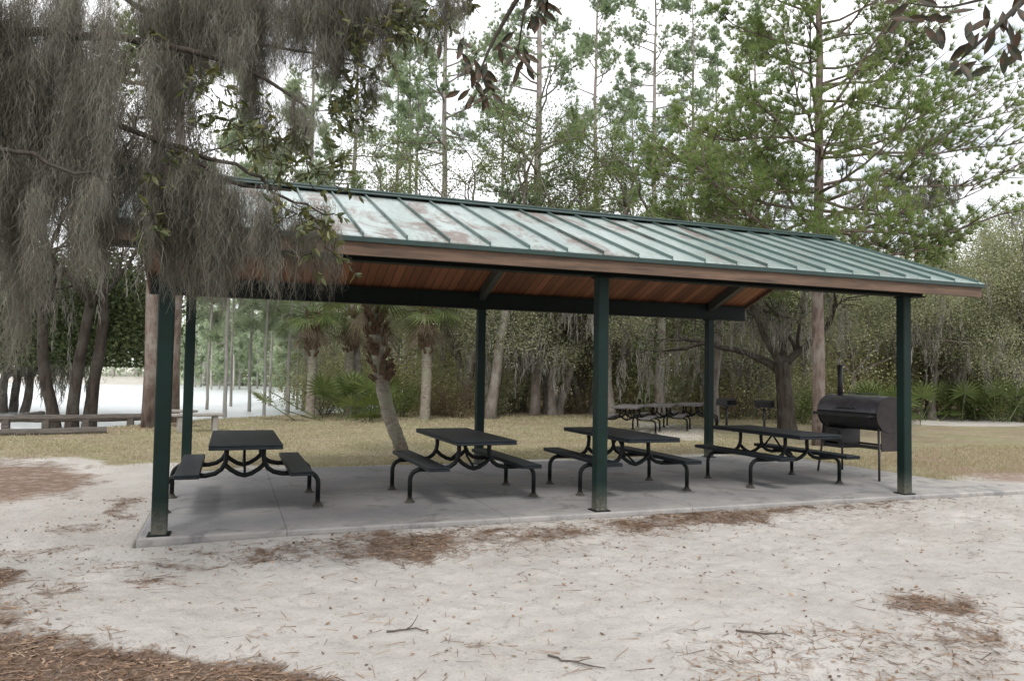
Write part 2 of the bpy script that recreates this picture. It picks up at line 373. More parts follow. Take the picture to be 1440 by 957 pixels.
def copy_tree(o, parent=None):
    c = o.copy(); C.objects.link(c)
    if parent is not None: c.parent = parent
    for ch in [x for x in bpy.data.objects if x.parent == o]: copy_tree(ch, c)
    return c
def unit(v): return v/(np.linalg.norm(v, axis=-1, keepdims=True)+1e-9)
def rdir(n): return unit(rng.normal(size=(n, 3)))

def leaves(P, size, aspect=.5, up=0., droop=0.):
    """diamond leaf faces at points P"""
    n = len(P); d = rdir(n); d[:, 2] = d[:, 2]*(1-abs(droop))-droop; d = unit(d)
    s = np.cross(d, rdir(n)+np.array((0, 0, up))); s = unit(s)
    L = size*rng.uniform(.6, 1.3, n)[:, None]; W = L*aspect
    a = P-d*L*.5; c = P+d*L*.5; m = P-d*L*.06
    return np.stack([a, m+s*W*.5, c, m-s*W*.5], 1).reshape(-1, 3)
def tufts(P, Dm, k, length, width, spread=.8):
    """needle tufts: k thin triangles bursting from each point"""
    n = len(P); P = np.repeat(P, k, 0); Dm = np.repeat(Dm, k, 0)
    d = unit(Dm+rdir(n*k)*spread); d[:, 2] += .1
    s = unit(np.cross(d, rdir(n*k)))*width*.5
    L = length*rng.uniform(.6, 1.15, n*k)[:, None]
    b = P+d*L*.08
    return np.stack([b-s, b+s, P+d*L], 1).reshape(-1, 3)
def noise1(n, amp, m):
    """n smooth random 3-D wiggles with m samples"""
    t = np.linspace(0, 1, m)[None, :, None]; out = np.zeros((n, m, 3))
    for fq in (1.3, 2.9, 5.7, 11.):
        out += rng.normal(size=(n, 1, 3))*np.sin(t*fq*np.pi*rng.uniform(.7, 1.4, (n, 1, 1))+rng.uniform(0, 6.3, (n, 1, 3)))/fq
    return out*amp
def moss_strands(hang, lengths, per, width, radius=.09, seg=8, strand=.38, wig=.03):
    """ragged hanging clumps; returns centre lines and widths of all strands"""
    n = len(hang); idx = np.repeat(np.arange(n), per); k = len(idx)
    t0 = rng.uniform(0, 1, k)**1.15; L = lengths[idx]
    axis = noise1(n, .06, 9)                       # each clump sways a little
    sw = axis[idx, (t0*8).astype(int)]
    a = rng.uniform(0, 2*np.pi, k); r = radius*np.sqrt(rng.uniform(0, 1, k))*(1-.75*t0)*(.5+.5*np.minimum(1, t0*6+.3))
    P0 = hang[idx]+sw*np.array((1, 1, .2)); P0[:, 0] += np.cos(a)*r; P0[:, 1] += np.sin(a)*r; P0[:, 2] -= t0*L*.88
    sl = np.minimum(strand*rng.uniform(.35, 1.2, k), L*.6+.05)
    t = np.linspace(0, 1, seg)
    P = P0[:, None, :]+np.zeros((k, seg, 3)); P[:, :, 2] -= sl[:, None]*t[None]
    w = noise1(k, wig, seg); w -= w[:, :1]; P = P+w*(sl[:, None, None]/strand)
    side = np.cos(a), np.sin(a)
    out = rng.uniform(-.2, .35, k)*sl*.5
    P[:, :, 0] += (side[0]*out)[:, None]*t; P[:, :, 1] += (side[1]*out)[:, None]*t
    W = width*rng.uniform(.5, 1.4, k)[:, None]*(1-.75*t[None]**2)
    return P, W

# ------------------------------------------------------------------ the lie of the land
def hash2(i, j, s):
    h = np.sin(i*127.1+j*311.7+s*74.7)*43758.5453; return h-np.floor(h)
def vnoise(x, y, sc, seed=0):
    x = x*sc; y = y*sc; i = np.floor(x); j = np.floor(y); fx = x-i; fy = y-j
    fx = fx*fx*(3-2*fx); fy = fy*fy*(3-2*fy)
    a = hash2(i, j, seed); b = hash2(i+1, j, seed); c = hash2(i, j+1, seed); d = hash2(i+1, j+1, seed)
    return (a*(1-fx)+b*fx)*(1-fy)+(c*(1-fx)+d*fx)*fy
def fbm(x, y, sc, oc=4, seed=0):
    o = np.zeros_like(x); am = .5
    for k in range(oc): o = o+vnoise(x, y, sc*2.03**k, seed+k*3)*am; am *= .5
    return o/(1-.5**oc)
LAKE = [(-90, 5), (-40, 8), (-20, 11.5), (-11, 14.), (-6, 15.6), (-3.2, 17.5), (-1.5, 20.), (1., 22.), (4.6, 24.5), (8.5, 33), (20, 76), (-40, 82), (-100, 90)]
def sdf(x, y, poly):                                # + inside
    x = np.asarray(x, float); y = np.asarray(y, float)
    d = np.full(x.shape, 1e9); ins = np.zeros(x.shape, bool)
    for (ax, ay), (bx, by) in zip(poly, poly[1:]+poly[:1]):
        ex, ey = bx-ax, by-ay; t = np.clip(((x-ax)*ex+(y-ay)*ey)/(ex*ex+ey*ey), 0, 1)
        d = np.minimum(d, np.hypot(x-ax-t*ex, y-ay-t*ey))
        c = ((ay > y) != (by > y)) & (x < (bx-ax)*(y-ay)/(by-ay+1e-12)+ax); ins ^= c
    return np.where(ins, d, -d)
SLAB = [(.33, -.14), (9.95, -.14), (12.9, -.25), (12.35, .1), (11.5, .95), (11.4, 4.6), (.33, 4.6)]
def gz(x, y):
    x = np.asarray(x, float); y = np.asarray(y, float)
    z = -.10+(fbm(x, y, .35, 3)-.5)*.07
    ds = -sdf(x, y, SLAB)                           # distance outside the slab
    edge = -.045-.035*np.clip((1.5-x)/1.5, 0, 1); z = np.where(ds < 1.2, edge+(z-edge)*np.clip(ds/1.2, 0, 1), z)
    z = np.where(ds < .02, -.20, z)
    z = z+np.clip((y-60)/40, 0, 1)*.8*(x > -200)
    d = sdf(x, y, LAKE)
    z = z-np.clip((d+3.0)/4.0, 0, 1)**1.5*.62
    far = np.clip((np.hypot(x, y)-120)/300, 0, 1); return z+far*3
def px_poly(pts): return [ground_at(*p) for p in pts]
def soft(x, y, poly, s): return np.clip(sdf(x, y, poly)/s+.5, 0, 1)

def axis(segs):
    o = []
    for a, b, st in segs: o += list(np.arange(a, b, st))
    return np.array(o+[segs[-1][1]])
gx = axis([(-600, -100, 50), (-100, -30, 6), (-30, -10, 1.), (-10, -3.2, .2), (-3.2, 12.6, .035), (12.6, 20, .15), (20, 45, .8), (45, 120, 6), (120, 700, 50)])
gy = axis([(-200, -20, 20), (-20, -8, 1.5), (-8, -6.6, .2), (-6.6, .4, .032), (.4, 6, .1), (6, 32, .25), (32, 100, 1.6), (100, 900, 40)])
X, Y = np.meshgrid(gx, gy); x = X.ravel(); y = Y.ravel()
z = gz(x, y)
near = np.clip(1-(y+.2)/3, 0, 1)*np.clip((y+8)/1, 0, 1)*(np.abs(x-4.7) < 8.2)
foot = np.clip(.52-vnoise(x+vnoise(x, y, 3, 5)*.2, y, 4.6, 9), 0, 1)**1.2*.07+(vnoise(x, y, 9.5, 4)-.5)*.024+(vnoise(x, y, 17, 14)-.5)*.013
dsl = -sdf(x, y, SLAB)
z = z-foot*near*np.clip(dsl/.4, 0, 1)
nx, ny = len(gx), len(gy)
me = bpy.data.meshes.new('ground'); me.vertices.add(len(x)); me.vertices.foreach_set('co', np.stack([x, y, z], 1).astype(np.float32).ravel())
ii, jj = np.meshgrid(np.arange(nx-1), np.arange(ny-1)); b0 = (jj*nx+ii).ravel()
F = np.stack([b0, b0+1, b0+nx+1, b0+nx], 1).astype(np.int32)
me.loops.add(F.size); me.loops.foreach_set('vertex_index', F.ravel()); me.polygons.add(len(F))
me.polygons.foreach_set('loop_start', np.arange(len(F), dtype=np.int32)*4); me.polygons.foreach_set('use_smooth', np.ones(len(F), bool))
me.update(calc_edges=True); me.materials.append(M['ground'])
ground = bpy.data.objects.new('ground', me); C.objects.link(ground); tag(ground, kind='structure')

wob = lambda s, k: (fbm(x, y, s, 4, k)-.5)
# litter: dark leaf litter, duff: reddish pine straw, grass: dormant lawn
def litter_at(x, y):
    w = (fbm(x, y, 1.6, 4, 20)-.5)
    l = np.zeros_like(x)
    c1 = px_poly([(-400, 800), (0, 815), (50, 840), (90, 880), (200, 915), (420, 935), (620, 985), (620, 1400), (-900, 1400)])
    w2 = fbm(x, y, 4.5, 4, 77)-.5
    l = np.maximum(l, np.clip(soft(x+w*2.2, y+w*1.6, c1  , 1.0)*.92+w2*.5*soft(x, y, c1, 1.), 0, 1))
    strip = px_poly([(330, 770), (480, 757), (720, 744), (960, 722), (1270, 703), (1290, 712), (1010, 742), (760, 768), (520, 790), (330, 800)])
    l = np.maximum(l, soft(x+w*.5, y+w*.6, strip, .5)*(.50+(fbm(x, y, 2.3, 3, 61)-.5)*.6))
    for (a, b_, c_, d_, k) in ((130, 790, 330, 803, .5), (1240, 836, 1390, 868, .62), (1030, 884, 1115, 896, .6), (640, 893, 700, 908, .5), (960, 880, 1440, 990, .36), (900, 722, 1090, 742, .6), (500, 755, 640, 785, .62), (150, 700, 215, 735, .5), (60, 735, 160, 750, .45), (40, 690, 120, 705, .45), (-60, 762, 110, 778, .42), (880, 736, 960, 745, .55), (1290, 870, 1440, 905, .5), (250, 775, 320, 790, .5)):
        l = np.maximum(l, soft(x+w*.5, y+w*.5, px_poly([(a, b_), (c_, b_), (c_, d_), (a, d_)]), .3)*k)
    left = px_poly([(-300, 640), (0, 640), (130, 650), (190, 672), (110, 690), (40, 700), (-300, 740)])
    l = np.maximum(l, soft(x+w*2, y+w*2, left, .8)*.50)
    return l
def duff_at(x, y):
    w = (fbm(x, y, .5, 4, 30)-.5)
    d = soft(x+w*3, y+w*3, px_poly([(-300, 600), (60, 606), (200, 606), (300, 596), (300, 588), (-300, 584)]), 1.5)*.5
    back = np.clip((y-(18.6+.0*x)+w*5)/3, 0, 1)*(x > 3.5)
    d = np.maximum(d, back*.62)
    right = px_poly([(1290, 628), (1600, 632), (1600, 690), (1330, 672), (1240, 655), (1180, 640)])
    d = np.maximum(d, soft(x+w*1.5, y+w*1.5, right, 1.2)*.55)
    d = np.maximum(d, soft(x+w*2, y+w*2, px_poly([(-400, 650), (100, 655), (140, 668), (60, 705), (-400, 760)]), 1.)*.6)
    return d
def grass_at(x, y):
    w = (fbm(x, y, .6, 4, 40)-.5)
    slabd = -sdf(x, y, SLAB)
    g = np.clip((y+w*3-(4.1-.9*np.clip(-x, -.4, 6)-.0))/1.2, 0, 1)*.8
    g = np.where(x > 11.2, np.maximum(g, np.clip((y-(1.0)+w*1.5)/.8, 0, 1)*.8), g)
    g = np.where(x < .3, np.clip((y+w*4-(6.2+(.3-x)*.3))/1.6, 0, 1)*.75, g)
    road = px_poly([(1290, 579), (1700, 583), (1700, 602), (1290, 598)])
    g = g*(1-soft(x+w*2, y+w*2, road, 1.5)*.9)
    pale = px_poly([(880, 590), (1000, 596), (1010, 618), (880, 615)])
    g = g*(1-soft(x+w*2, y+w*2, pale, 1.)*.5)
    return np.where((y > 34), g*.25, g)
for nm, arr in (('litter', litter_at(x, y)), ('duff', duff_at(x, y)), ('grass', grass_at(x, y))):
    a = me.attributes.new(nm, 'FLOAT', 'POINT'); a.data.foreach_set('value', arr.astype(np.float32))

# water sheet lying in the lake's basin
wm = MB(); wm.add([(-400, 5, 0), (60, 5, 0), (60, 110, 0), (-400, 110, 0)], [(0, 1, 2, 3)])
water = wm.build('lake_water', M['water'], loc=(0, 0, -.34)); tag(water, kind='structure')

# concrete slab
sb = MB(); n = len(SLAB)
e = .018; ctr = np.mean(SLAB, 0)
inner = [(px_+(.018 if px_ < ctr[0] else -.018), py_+(.018 if py_ < 2 else -.018)) for px_, py_ in SLAB]
sb.add([(a, b_, -.3) for a, b_ in SLAB]+[(a, b_, -.014) for a, b_ in SLAB]+[(a, b_, 0) for a, b_ in inner],
       [(i, (i+1) % n, n+(i+1) % n, n+i) for i in range(n)]+[(n+i, n+(i+1) % n, 2*n+(i+1) % n, 2*n+i) for i in range(n)]+[tuple(2*n+i for i in range(n))])
slab = sb.build('pavement_slab', M['slab']); tag(slab, kind='structure')

# ------------------------------------------------------------------ pavilion
PX = (.506, 5.101, 9.738); YB = 4.50; XL, XR = -.12, 10.604; YE0, YE1 = -.485, 4.985; ZE, ZR = 2.88, 3.90; YM = 2.25
pav = empty('picnic_pavilion', (PX[0], 0, 0))
tag(pav, 'open picnic pavilion with green metal gable roof on six dark green posts', 'pavilion')
PL = Vector(pav.location)
def pb(mb, name, m, smooth=False):
    o = mb.build(name, m, pav, smooth); o.matrix_parent_inverse = Matrix.Translation(-PL); return o
slope = (ZR-ZE)/(YM-YE0)
def zroof(y): return ZE+slope*((y-YE0) if y < YM else (YE1-y))
for yy in (0, YB):
    for xx in PX:
        mb = MB(); mb.box(xx-.068, xx+.068, yy-.068, yy+.068, 0.0, (2.685 if yy == 0 else 2.640), .010)
        p = pb(mb, 'post', M['post'])
        mb = MB(); mb.box(xx-.10, xx+.10, yy-.10, yy+.10, .001, .012, .003); mb.build('base_plate', M['steel'], p)
        mb = MB(); mb.box(xx-.09, xx+.09, yy-.09, yy+.09, (2.671 if yy == 0 else 2.626), (2.684 if yy == 0 else 2.639), .002); mb.build('cap_plate', M['steel'], p)
for yy, zb, xe in ((0, 2.70, PX[2]+.32), (YB, 2.655, XR-.06)):   # eave beams: steel channel with flanges
    mb = MB(); mb.box(XL+.06, xe, yy-.03, yy+.03, zb, 2.895); mb.box(XL+.06, xe, yy-.075, yy+.075, zb-.014, zb); mb.box(XL+.06, xe, yy-.075, yy+.075, 2.895, 2.91)
    pb(mb, 'eave_beam', M['steel'])
mb = MB(); mb.box(XL+.06, XR-.06, YM-.06, YM+.06, 3.56, 3.76); pb(mb, 'ridge_beam', M['steel'])
for xx in PX:                                       # sloping rafters of the three frames
    for ya, sgn in ((0, 1), (YB, -1)):
        mb = MB(); z0 = zroof(ya)-.20; z1 = zroof(YM)-.23
        mb.beam((xx, ya-.0*sgn, z0), (xx, YM-.065*sgn, z1+.02), .10, .15, up=(0, -sgn*slope, 1))
        pb(mb, 'rafter', M['rafter'])
for ya, sgn in ((YE0, 1), (YE1, -1)):
    # wooden decking (underside), metal sheet with standing seams (top)
    mb = MB(); th = .03; off = .085
    P = []
    for zz in (-off-th, -off):
        P += [(XL+.03, ya+.03*sgn, ZE+slope*.03+zz), (XR-.03, ya+.03*sgn, ZE+slope*.03+zz), (XR-.03, YM-.002*sgn, ZR+zz), (XL+.03, YM-.002*sgn, ZR+zz)]
    mb.add(P, [(3,2,1,0),(4,5,6,7),(0,1,5,4),(1,2,6,5),(2,3,7,6),(3,0,4,7)])
    pb(mb, 'decking', M['decking'])
    mb = MB(); P = []
    for zz in (-.012, 0):
        P += [(XL-.02, ya-.03*sgn, ZE-slope*.03+zz), (XR+.02, ya-.03*sgn, ZE-slope*.03+zz), (XR+.02, YM, ZR+zz), (XL-.02, YM, ZR+zz)]
    mb.add(P, [(3,2,1,0),(4,5,6,7),(0,1,5,4),(1,2,6,5),(2,3,7,6),(3,0,4,7)])
    xx = XL+.20
    while xx < XR:
        mb.beam((xx, ya-.028*sgn, ZE-slope*.028+.0165), (xx, YM-.03*sgn, ZR+.0055), .016, .034, up=(0, -sgn*slope, 1)); xx += .4345
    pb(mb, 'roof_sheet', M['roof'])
    # fascia board and drip edge along the eave
    mb = MB(); mb.box(XL, XR, min(ya, ya+.038*sgn), max(ya, ya+.038*sgn), ZE-.20, ZE-.018); pb(mb, 'fascia', M['fascia'])
    mb = MB(); y0, y1 = sorted((ya-.036*sgn, ya-.003*sgn)); mb.box(XL-.024, XR+.024, y0, y1, ZE-.075, ZE-.026, .004); pb(mb, 'drip_edge', M['drip'])
    for xe, s2 in ((XL, -1), (XR, 1)):              # barge boards up the gable ends
        mb = MB(); mb.beam((xe-.019*s2, ya+.04*sgn, ZE-.10+slope*.04), (xe-.019*s2, YM-.001*sgn, ZR-.10), .036, .165, up=(0, -sgn*slope, 1)); pb(mb, 'barge_board', M['fascia'])
        mb = MB(); mb.beam((xe+.012*s2, ya-.01*sgn, ZE-.035), (xe+.012*s2, YM-.001*sgn, ZR-.032), .018, .065, up=(0, -sgn*slope, 1)); pb(mb, 'drip_edge', M['drip'])
mb = MB()
for sgn in (1, -1):
    mb.beam((XL-.04, YM-.085*sgn, ZR+.012), (XR+.04, YM-.085*sgn, ZR+.012), .17, .012, up=(0, -sgn*slope, 1))
mb.tube([(XL-.04, YM, ZR+.05), (XR+.04, YM, ZR+.05)], .028, 8)
pb(mb, 'ridge_cap', M['drip'])

# ------------------------------------------------------------------ picnic tables
def arc(c, r, a0, a1, n=6):                         # in the x-z plane
    return [(c[0]+r*math.cos(a), c[1]+r*math.sin(a)) for a in np.linspace(a0, a1, n)]
def table_proto():
    t = empty('picnic_table')
    mb = MB(); mb.box(-.375, .375, -1.0, 1.0, .735, .760, .010); mb.box(-.372, .372, -.997, .997, .705, .7345, .004); mb.build('table_top', M['perforated'], t)
    for s in (-1, 1):
        mb = MB(); mb.box(.575*s-.125, .575*s+.125, -1.0, 1.0, .440, .462, .009); mb.box(.575*s-.123, .575*s+.123, -.998, .998, .415, .4395, .004); mb.build('bench_seat', M['perforated'], t)
    for yy in (-.5, .5):
        for s in (-1, 1):
            pth = [(.80, .015), (.795, .20)]+arc((.66, .27), .13, 0, math.pi/2, 6)[0:]
            pth = [(.80, .015), (.80, .24)]+arc((.68, .265), .12, 0, math.pi/2, 6)+[(.50, .383), (.40, .385)]+[(.31, .405), (.245, .45), (.205, .52), (.195, .60), (.195, .71)]
            pth = [(a*s, yy, b_) for a, b_ in pth]
            mb = MB(); mb.tube(pth, .027, 10); l = mb.build('leg', M['tube'], t, True)
            mb = MB(); mb.tube([(.80*s, yy, 0.0), (.80*s, yy, .012), (.80*s, yy, .018), (.80*s, yy, .05)], [.062, .062, .045, .032], 14); mb.build('foot', M['tube'], l, True)
            mb = MB(); mb.box(.46*s-.02 if s > 0 else -.70, .70 if s > 0 else -.44, yy-.022, yy+.022, .4105, .4145); mb.build('bench_bracket', M['tube'], l)
        mb = MB(); mb.tube([(-.21, yy, .50), (-.15, yy, .445), (-.07, yy, .395), (0, yy, .375), (.07, yy, .395), (.15, yy, .445), (.21, yy, .50)], .026, 10); mb.build('cross_brace', M['tube'], t, True)
        mb = MB(); mb.box(-.33, .33, yy-.025, yy+.025, .697, .7045); mb.build('top_support', M['tube'], t)
    mb = MB(); mb.tube([(0, -.5, .39), (0, -.2, .50), (0, 0, .69)], .014, 8); mb.tube([(0, .5, .39), (0, .2, .50), (0, 0, .69)], .014, 8); mb.build('diagonal_rod', M['tube'], t, True)
    return t
T0 = table_proto()
tl = [(1.27, 1.63, 0, 'black metal picnic table beside the left front post, end facing the camera'),
      (3.93, 1.60, .01, 'black metal picnic table between the leaning palm and the middle back post'),
      (6.15, 1.52, -.005, 'black metal picnic table partly hidden by the middle front post'),
      (8.77, 1.50, .01, 'black metal picnic table next to the barrel smoker')]
G1 = 'metal picnic tables standing on the pavilion slab'
for i, (xx, yy, rz, lb) in enumerate(tl):
    o = T0 if i == 0 else copy_tree(T0)
    o.location = (xx, yy, .0); o.rotation_euler = (0, 0, rz); tag(o, lb, 'picnic table', G1)
# the farther tables on the lawn
FARM = {}; M['far_top'] = simple('faded_table_slats', (.05, .048, .046), (.13, .12, .115), 8, .6)
far_tabs = [(886, 21.8, 'far picnic table on the lawn, nearer the middle post'), (931, 23.0, 'far picnic table on the lawn, the central one of its row'), (972, 24.2, 'far picnic table on the lawn, nearer the two pedestal grills')]
for px_, t_, lb in far_tabs:
    o = copy_tree(T0); xx, yy = spot(px_, t_)
    for ch in [q for q in bpy.data.objects if q.parent == o and q.name.split('.')[0] in ('table_top', 'bench_seat')]:
        ch.data = FARM.setdefault(ch.data.name, ch.data.copy()); ch.data.materials[0] = M['far_top']
    o.location = (xx, yy, float(gz(xx, yy))+.0); o.rotation_euler = (0, 0, R(-38)); tag(o, lb, 'picnic table', 'picnic tables out on the lawn')

# ------------------------------------------------------------------ barrel smoker
sm = empty('barrel_smoker', (10.62, 1.66, 0)); tag(sm, 'black barrel smoker with chimney and legs standing on the slab by the right post', 'smoker')
def cyl_y(mb, y0, y1, zc, r, a0=0, a1=2*math.pi, n=24, th=.012, xc=0):
    """part of a barrel lying along y"""
    A = np.linspace(a0, a1, n); full = abs(a1-a0-2*math.pi) < 1e-6
    P = []
    for yv in (y0, y1):
        for rr in (r, r-th): P += [(xc+rr*math.cos(a), yv, zc+rr*math.sin(a)) for a in A]
    F = []
    for k in range(n-1):
        F += [(k, k+1, 2*n+k+1, 2*n+k), (n+k+1, n+k, 3*n+k, 3*n+k+1), (k+1, k, n+k, n+k+1), (2*n+k, 2*n+k+1, 3*n+k+1, 3*n+k)]
    if not full: F += [(0, 2*n, 3*n, n), (n-1, 2*n-1, 4*n-1, 3*n-1)]
    mb.add(P, F)
zc, br = 1.0, .265
mb = MB(); cyl_y(mb, -.60, .62, zc, br, math.pi*.985, math.pi*2.02); mb.build('lower_barrel', M['leg_metal'], sm, False)
mb = MB(); cyl_y(mb, -.605, .625, zc+.006, br+.012, math.pi*.02, math.pi*.98); mb.tube([(-.02, -.4, zc+br+.02), (-.02, -.4, zc+br+.05), (-.02, .4, zc+br+.05), (-.02, .4, zc+br+.02)], .008, 6)
lid = mb.build('lid', M['lid'], sm, False)
for yv, m_ in ((-.612, 'smoker_rust'), (.622, 'leg_metal')):
    mb = MB(); mb.tube([(0, yv, zc), (0, yv+.012, zc)], br+.014, 28); mb.build('end_cap', M[m_], sm)
mb = MB(); mb.box(-.40, -.255, -.58, .60, .965, .985, .004); mb.box(-.405, -.39, -.58, .60, .95, 1.0, .003); mb.build('front_shelf', M['leg_metal'], sm)
mb = MB(); mb.tube([(-.05, .36, zc+br-.02), (-.05, .36, 1.76)], .042, 14); c = mb.build('chimney', M['leg_metal'], sm, True)
mb = MB(); mb.tube([(-.05, .36, 1.762), (-.05, .36, 1.775)], .056, 14); mb.build('chimney_cap', M['leg_metal'], c)
mb = MB(); mb.box(-.20, .20, .18, .58, .42, .745, .01); mb.box(-.215, -.202, .24, .52, .48, .70, .003); mb.build('firebox', M['leg_metal'], sm)
mb = MB(); mb.box(-.17, .17, -.600, -.585, .44, .79, .003); mb.build('end_panel', M['smoker_rust'], sm)
for sx in (-1, 1):
    mb = MB(); mb.beam((.20*sx, -.60, .50), (.20*sx, .60, .50), .03, .03); mb.build('side_rail', M['leg_metal'], sm)
    for sy in (-1, 1):
        mb = MB(); mb.tube([(.20*sx, .57*sy, .80), (.22*sx, .60*sy, .40), (.26*sx, .64*sy, 0.)], .017, 8); mb.build('leg', M['leg_metal'], sm, True)
mb = MB(); mb.box(-.2, .2, -.55, .16, .465, .480, .003); mb.build('lower_shelf', M['leg_metal'], sm)
mb = MB(); mb.tube([(-.275, -.15, 1.08), (-.33, -.15, 1.08), (-.33, .15, 1.08), (-.275, .15, 1.08)], .010, 8); mb.build('handle', M['leg_metal'], sm, True)

# ------------------------------------------------------------------ pedestal grills
def pedestal():
    o = empty('pedestal_grill')
    mb = MB(); mb.tube([(0, 0, -.05), (0, 0, .68)], .035, 12); mb.build('pole', M['leg_metal'], o, True)
    mb = MB(); w, d, h0, h1 = .26, .20, .70, .92
    mb.box(-w, w, -d, d, h0, h0+.01); mb.box(-w, -w+.01, -d, d, h0+.011, h1); mb.box(w-.01, w, -d, d, h0+.011, h1); mb.box(-w+.011, w-.011, d-.01, d, h0+.011, h1)
    mb.beam((0, 0, .60), (.2, 0, .70), .03, .02, up=(0, 1, 0)); mb.beam((0, 0, .60), (-.2, 0, .70), .03, .02, up=(0, 1, 0)); mb.build('fire_tray', M['leg_metal'], o)
    mb = MB()
    for k in range(13): mb.tube([(-.24+k*.04, -.21, .885), (-.24+k*.04, .18, .885)], .006, 6)
    mb.tube([(-.27, -.20, .885), (.27, -.20, .885)], .008, 6); mb.build('cooking_grate', M['leg_metal'], o)
    return o
pg = pedestal(); gg = 'pedestal grills on the lawn'
for i, (px_, t_, rz, lb) in enumerate(((1022, 24.0, .3, 'pedestal grill on the lawn close to the right back post'), (1075, 22.6, -.5, 'pedestal grill on the lawn close to the oak trunk'))):
    o = pg if i == 0 else copy_tree(pg); xx, yy = spot(px_, t_); o.location = (xx, yy, float(gz(xx, yy))); o.rotation_euler[2] = rz; tag(o, lb, 'grill', gg)

# ------------------------------------------------------------------ lakeside timbers and concrete benches
def log(px0, py0, px1, py1, z, r, lb, posts=()):
    a = ground_at(px0, py0, -.1); b_ = ground_at(px1, py1, -.1)
    o = empty('timber_rail', (a[0], a[1], -.1)); tag(o, lb, 'timber', 'weathered timbers edging the lake bank')
    d = np.array((b_[0]-a[0], b_[1]-a[1], 0)); mb = MB(); m = 10
    pts = [np.array((0, 0, z))+d*k/(m-1)+np.array((0, 0, rnd.uniform(-.012, .012))) for k in range(m)]
    mb.tube(pts, [r*rnd.uniform(.9, 1.08) for _ in range(m)], 8, jitter=.04); mb.build('rail', M['timber'], o)
    for k in posts:
        mb = MB(); q = d*k; mb.box(q[0]-.09, q[0]+.09, q[1]-.09, q[1]+.09, -.15, z+.02, .015); mb.build('post', M['timber'], o)
log(-30, 600, 205, 596, .20, .10, 'long grey timber rail on stub posts in front of the lake oaks', (.15, .38, .62, .9))
log(-30, 613, 150, 609, .06, .10, 'low grey timber lying on the grass in front of the long rail')
log(20, 597, 60, 592, .22, .08, 'short dark timber behind the long rail at far left')
def cbench(px_, t_, rz, lb):
    xx, yy = spot(px_, t_); o = empty('concrete_bench', (xx, yy, float(gz(xx, yy)))); o.rotation_euler[2] = rz; tag(o, lb, 'bench', 'small concrete benches near the lake')
    mb = MB(); mb.box(-.62, .62, -.19, .19, .40, .47, .015); mb.build('seat', M['concrete_pale'], o)
    for s in (-1, 1):
        mb = MB(); mb.box(.42*s-.06, .42*s+.06, -.15, .15, -.04, .399, .012); mb.build('leg', M['concrete_pale'], o)
cbench(280, 19.6, .2, 'pale concrete bench just right of the left back post')
cbench(246, 21.0, -.5, 'pale concrete bench between the left posts in front of the pine trunk')

# ------------------------------------------------------------------ tree makers
def path(p, d, L, n, wander=.12, grav=0., curl=None):
    P = [np.array(p, float)]; d = np.array(d, float); d /= np.linalg.norm(d)
    for k in range(n):
        d = d+rng.normal(size=3)*wander; d[2] += grav; d /= np.linalg.norm(d); P.append(P[-1]+d*L/n)
    return np.array(P), d
def make_pine(H, r0, crown0, spread, nl, tuftk=20, needle=.26, nw=.022, m='needles', lean=0., bark='pine_bark', tw=6, dead=2, droop=0, pw=1.15, extra=()):
    root = empty('pine_tree')
    mb = MB(); n = 14; hh = np.linspace(0, 1, n)
    cx = np.cumsum(rng.normal(0, .02*H/n, n))+lean*hh*H; cy = np.cumsum(rng.normal(0, .02*H/n, n)); cx -= cx[0]; cy -= cy[0]
    T = np.stack([cx, cy, hh*H-.3*(hh == 0)], 1); rr = r0*(1-.86*hh**1.2); rr[0] *= 1.25
    mb.tube(T, rr, 10, jitter=.05)
    P, Dd = [], []
    for k in range(-len(extra), nl+dead):
        isdead = k >= nl
        u = extra[k][0] if k < 0 else crown0+(1-crown0)*((k+.5)/nl)**pw if not isdead else crown0*rng.uniform(.55, 1.)
        b_ = np.array([np.interp(u, hh, T[:, i]) for i in range(3)])
        az = rng.uniform(0, 6.28); v = (u-crown0)/(1-crown0) if not isdead else 0
        L = spread*(1-.72*max(v, 0)**1.4)*rng.uniform(.6, 1.15)*(.35 if isdead else 1)
        el = -.12+.75*v+rng.normal(0, .15)-droop
        if k < 0: _, az, L, el = extra[k]
        d = np.array((math.cos(az)*math.cos(el), math.sin(az)*math.cos(el), math.sin(el)))
        q, dl = path(b_, d, L, 7, .13, .06); rb = min(.065, r0*.33)*(1-.6*max(v, 0))
        mb.tube(q, rb*np.linspace(1, .25, 8), 5)
        if isdead: continue
        for j in range(tw):
            s = rng.uniform(.3, 1.); i0 = s*7; pb_ = np.array([np.interp(i0, np.arange(8), q[:, i]) for i in range(3)])
            dd = unit(dl+rdir(1)[0]*.9); dd[2] = abs(dd[2])*.6
            q2, d2 = path(pb_, dd, L*.30*rng.uniform(.5, 1.2), 3, .2, .1)
            mb.tube(q2, rb*np.linspace(.35, .15, 4), 4)
            for w in (1, 2, 3):
                for _ in range(3): P.append(q2[w]+rng.normal(size=3)*.13); Dd.append(d2)
        for _ in range(5): P.append(q[-1]+rng.normal(size=3)*.08); Dd.append(dl)
    mb.build('trunk', M[bark], root, True)
    quads_obj('crown', tufts(np.array(P), np.array(Dd), tuftk, needle, nw), M[m], root, 3)
    return root
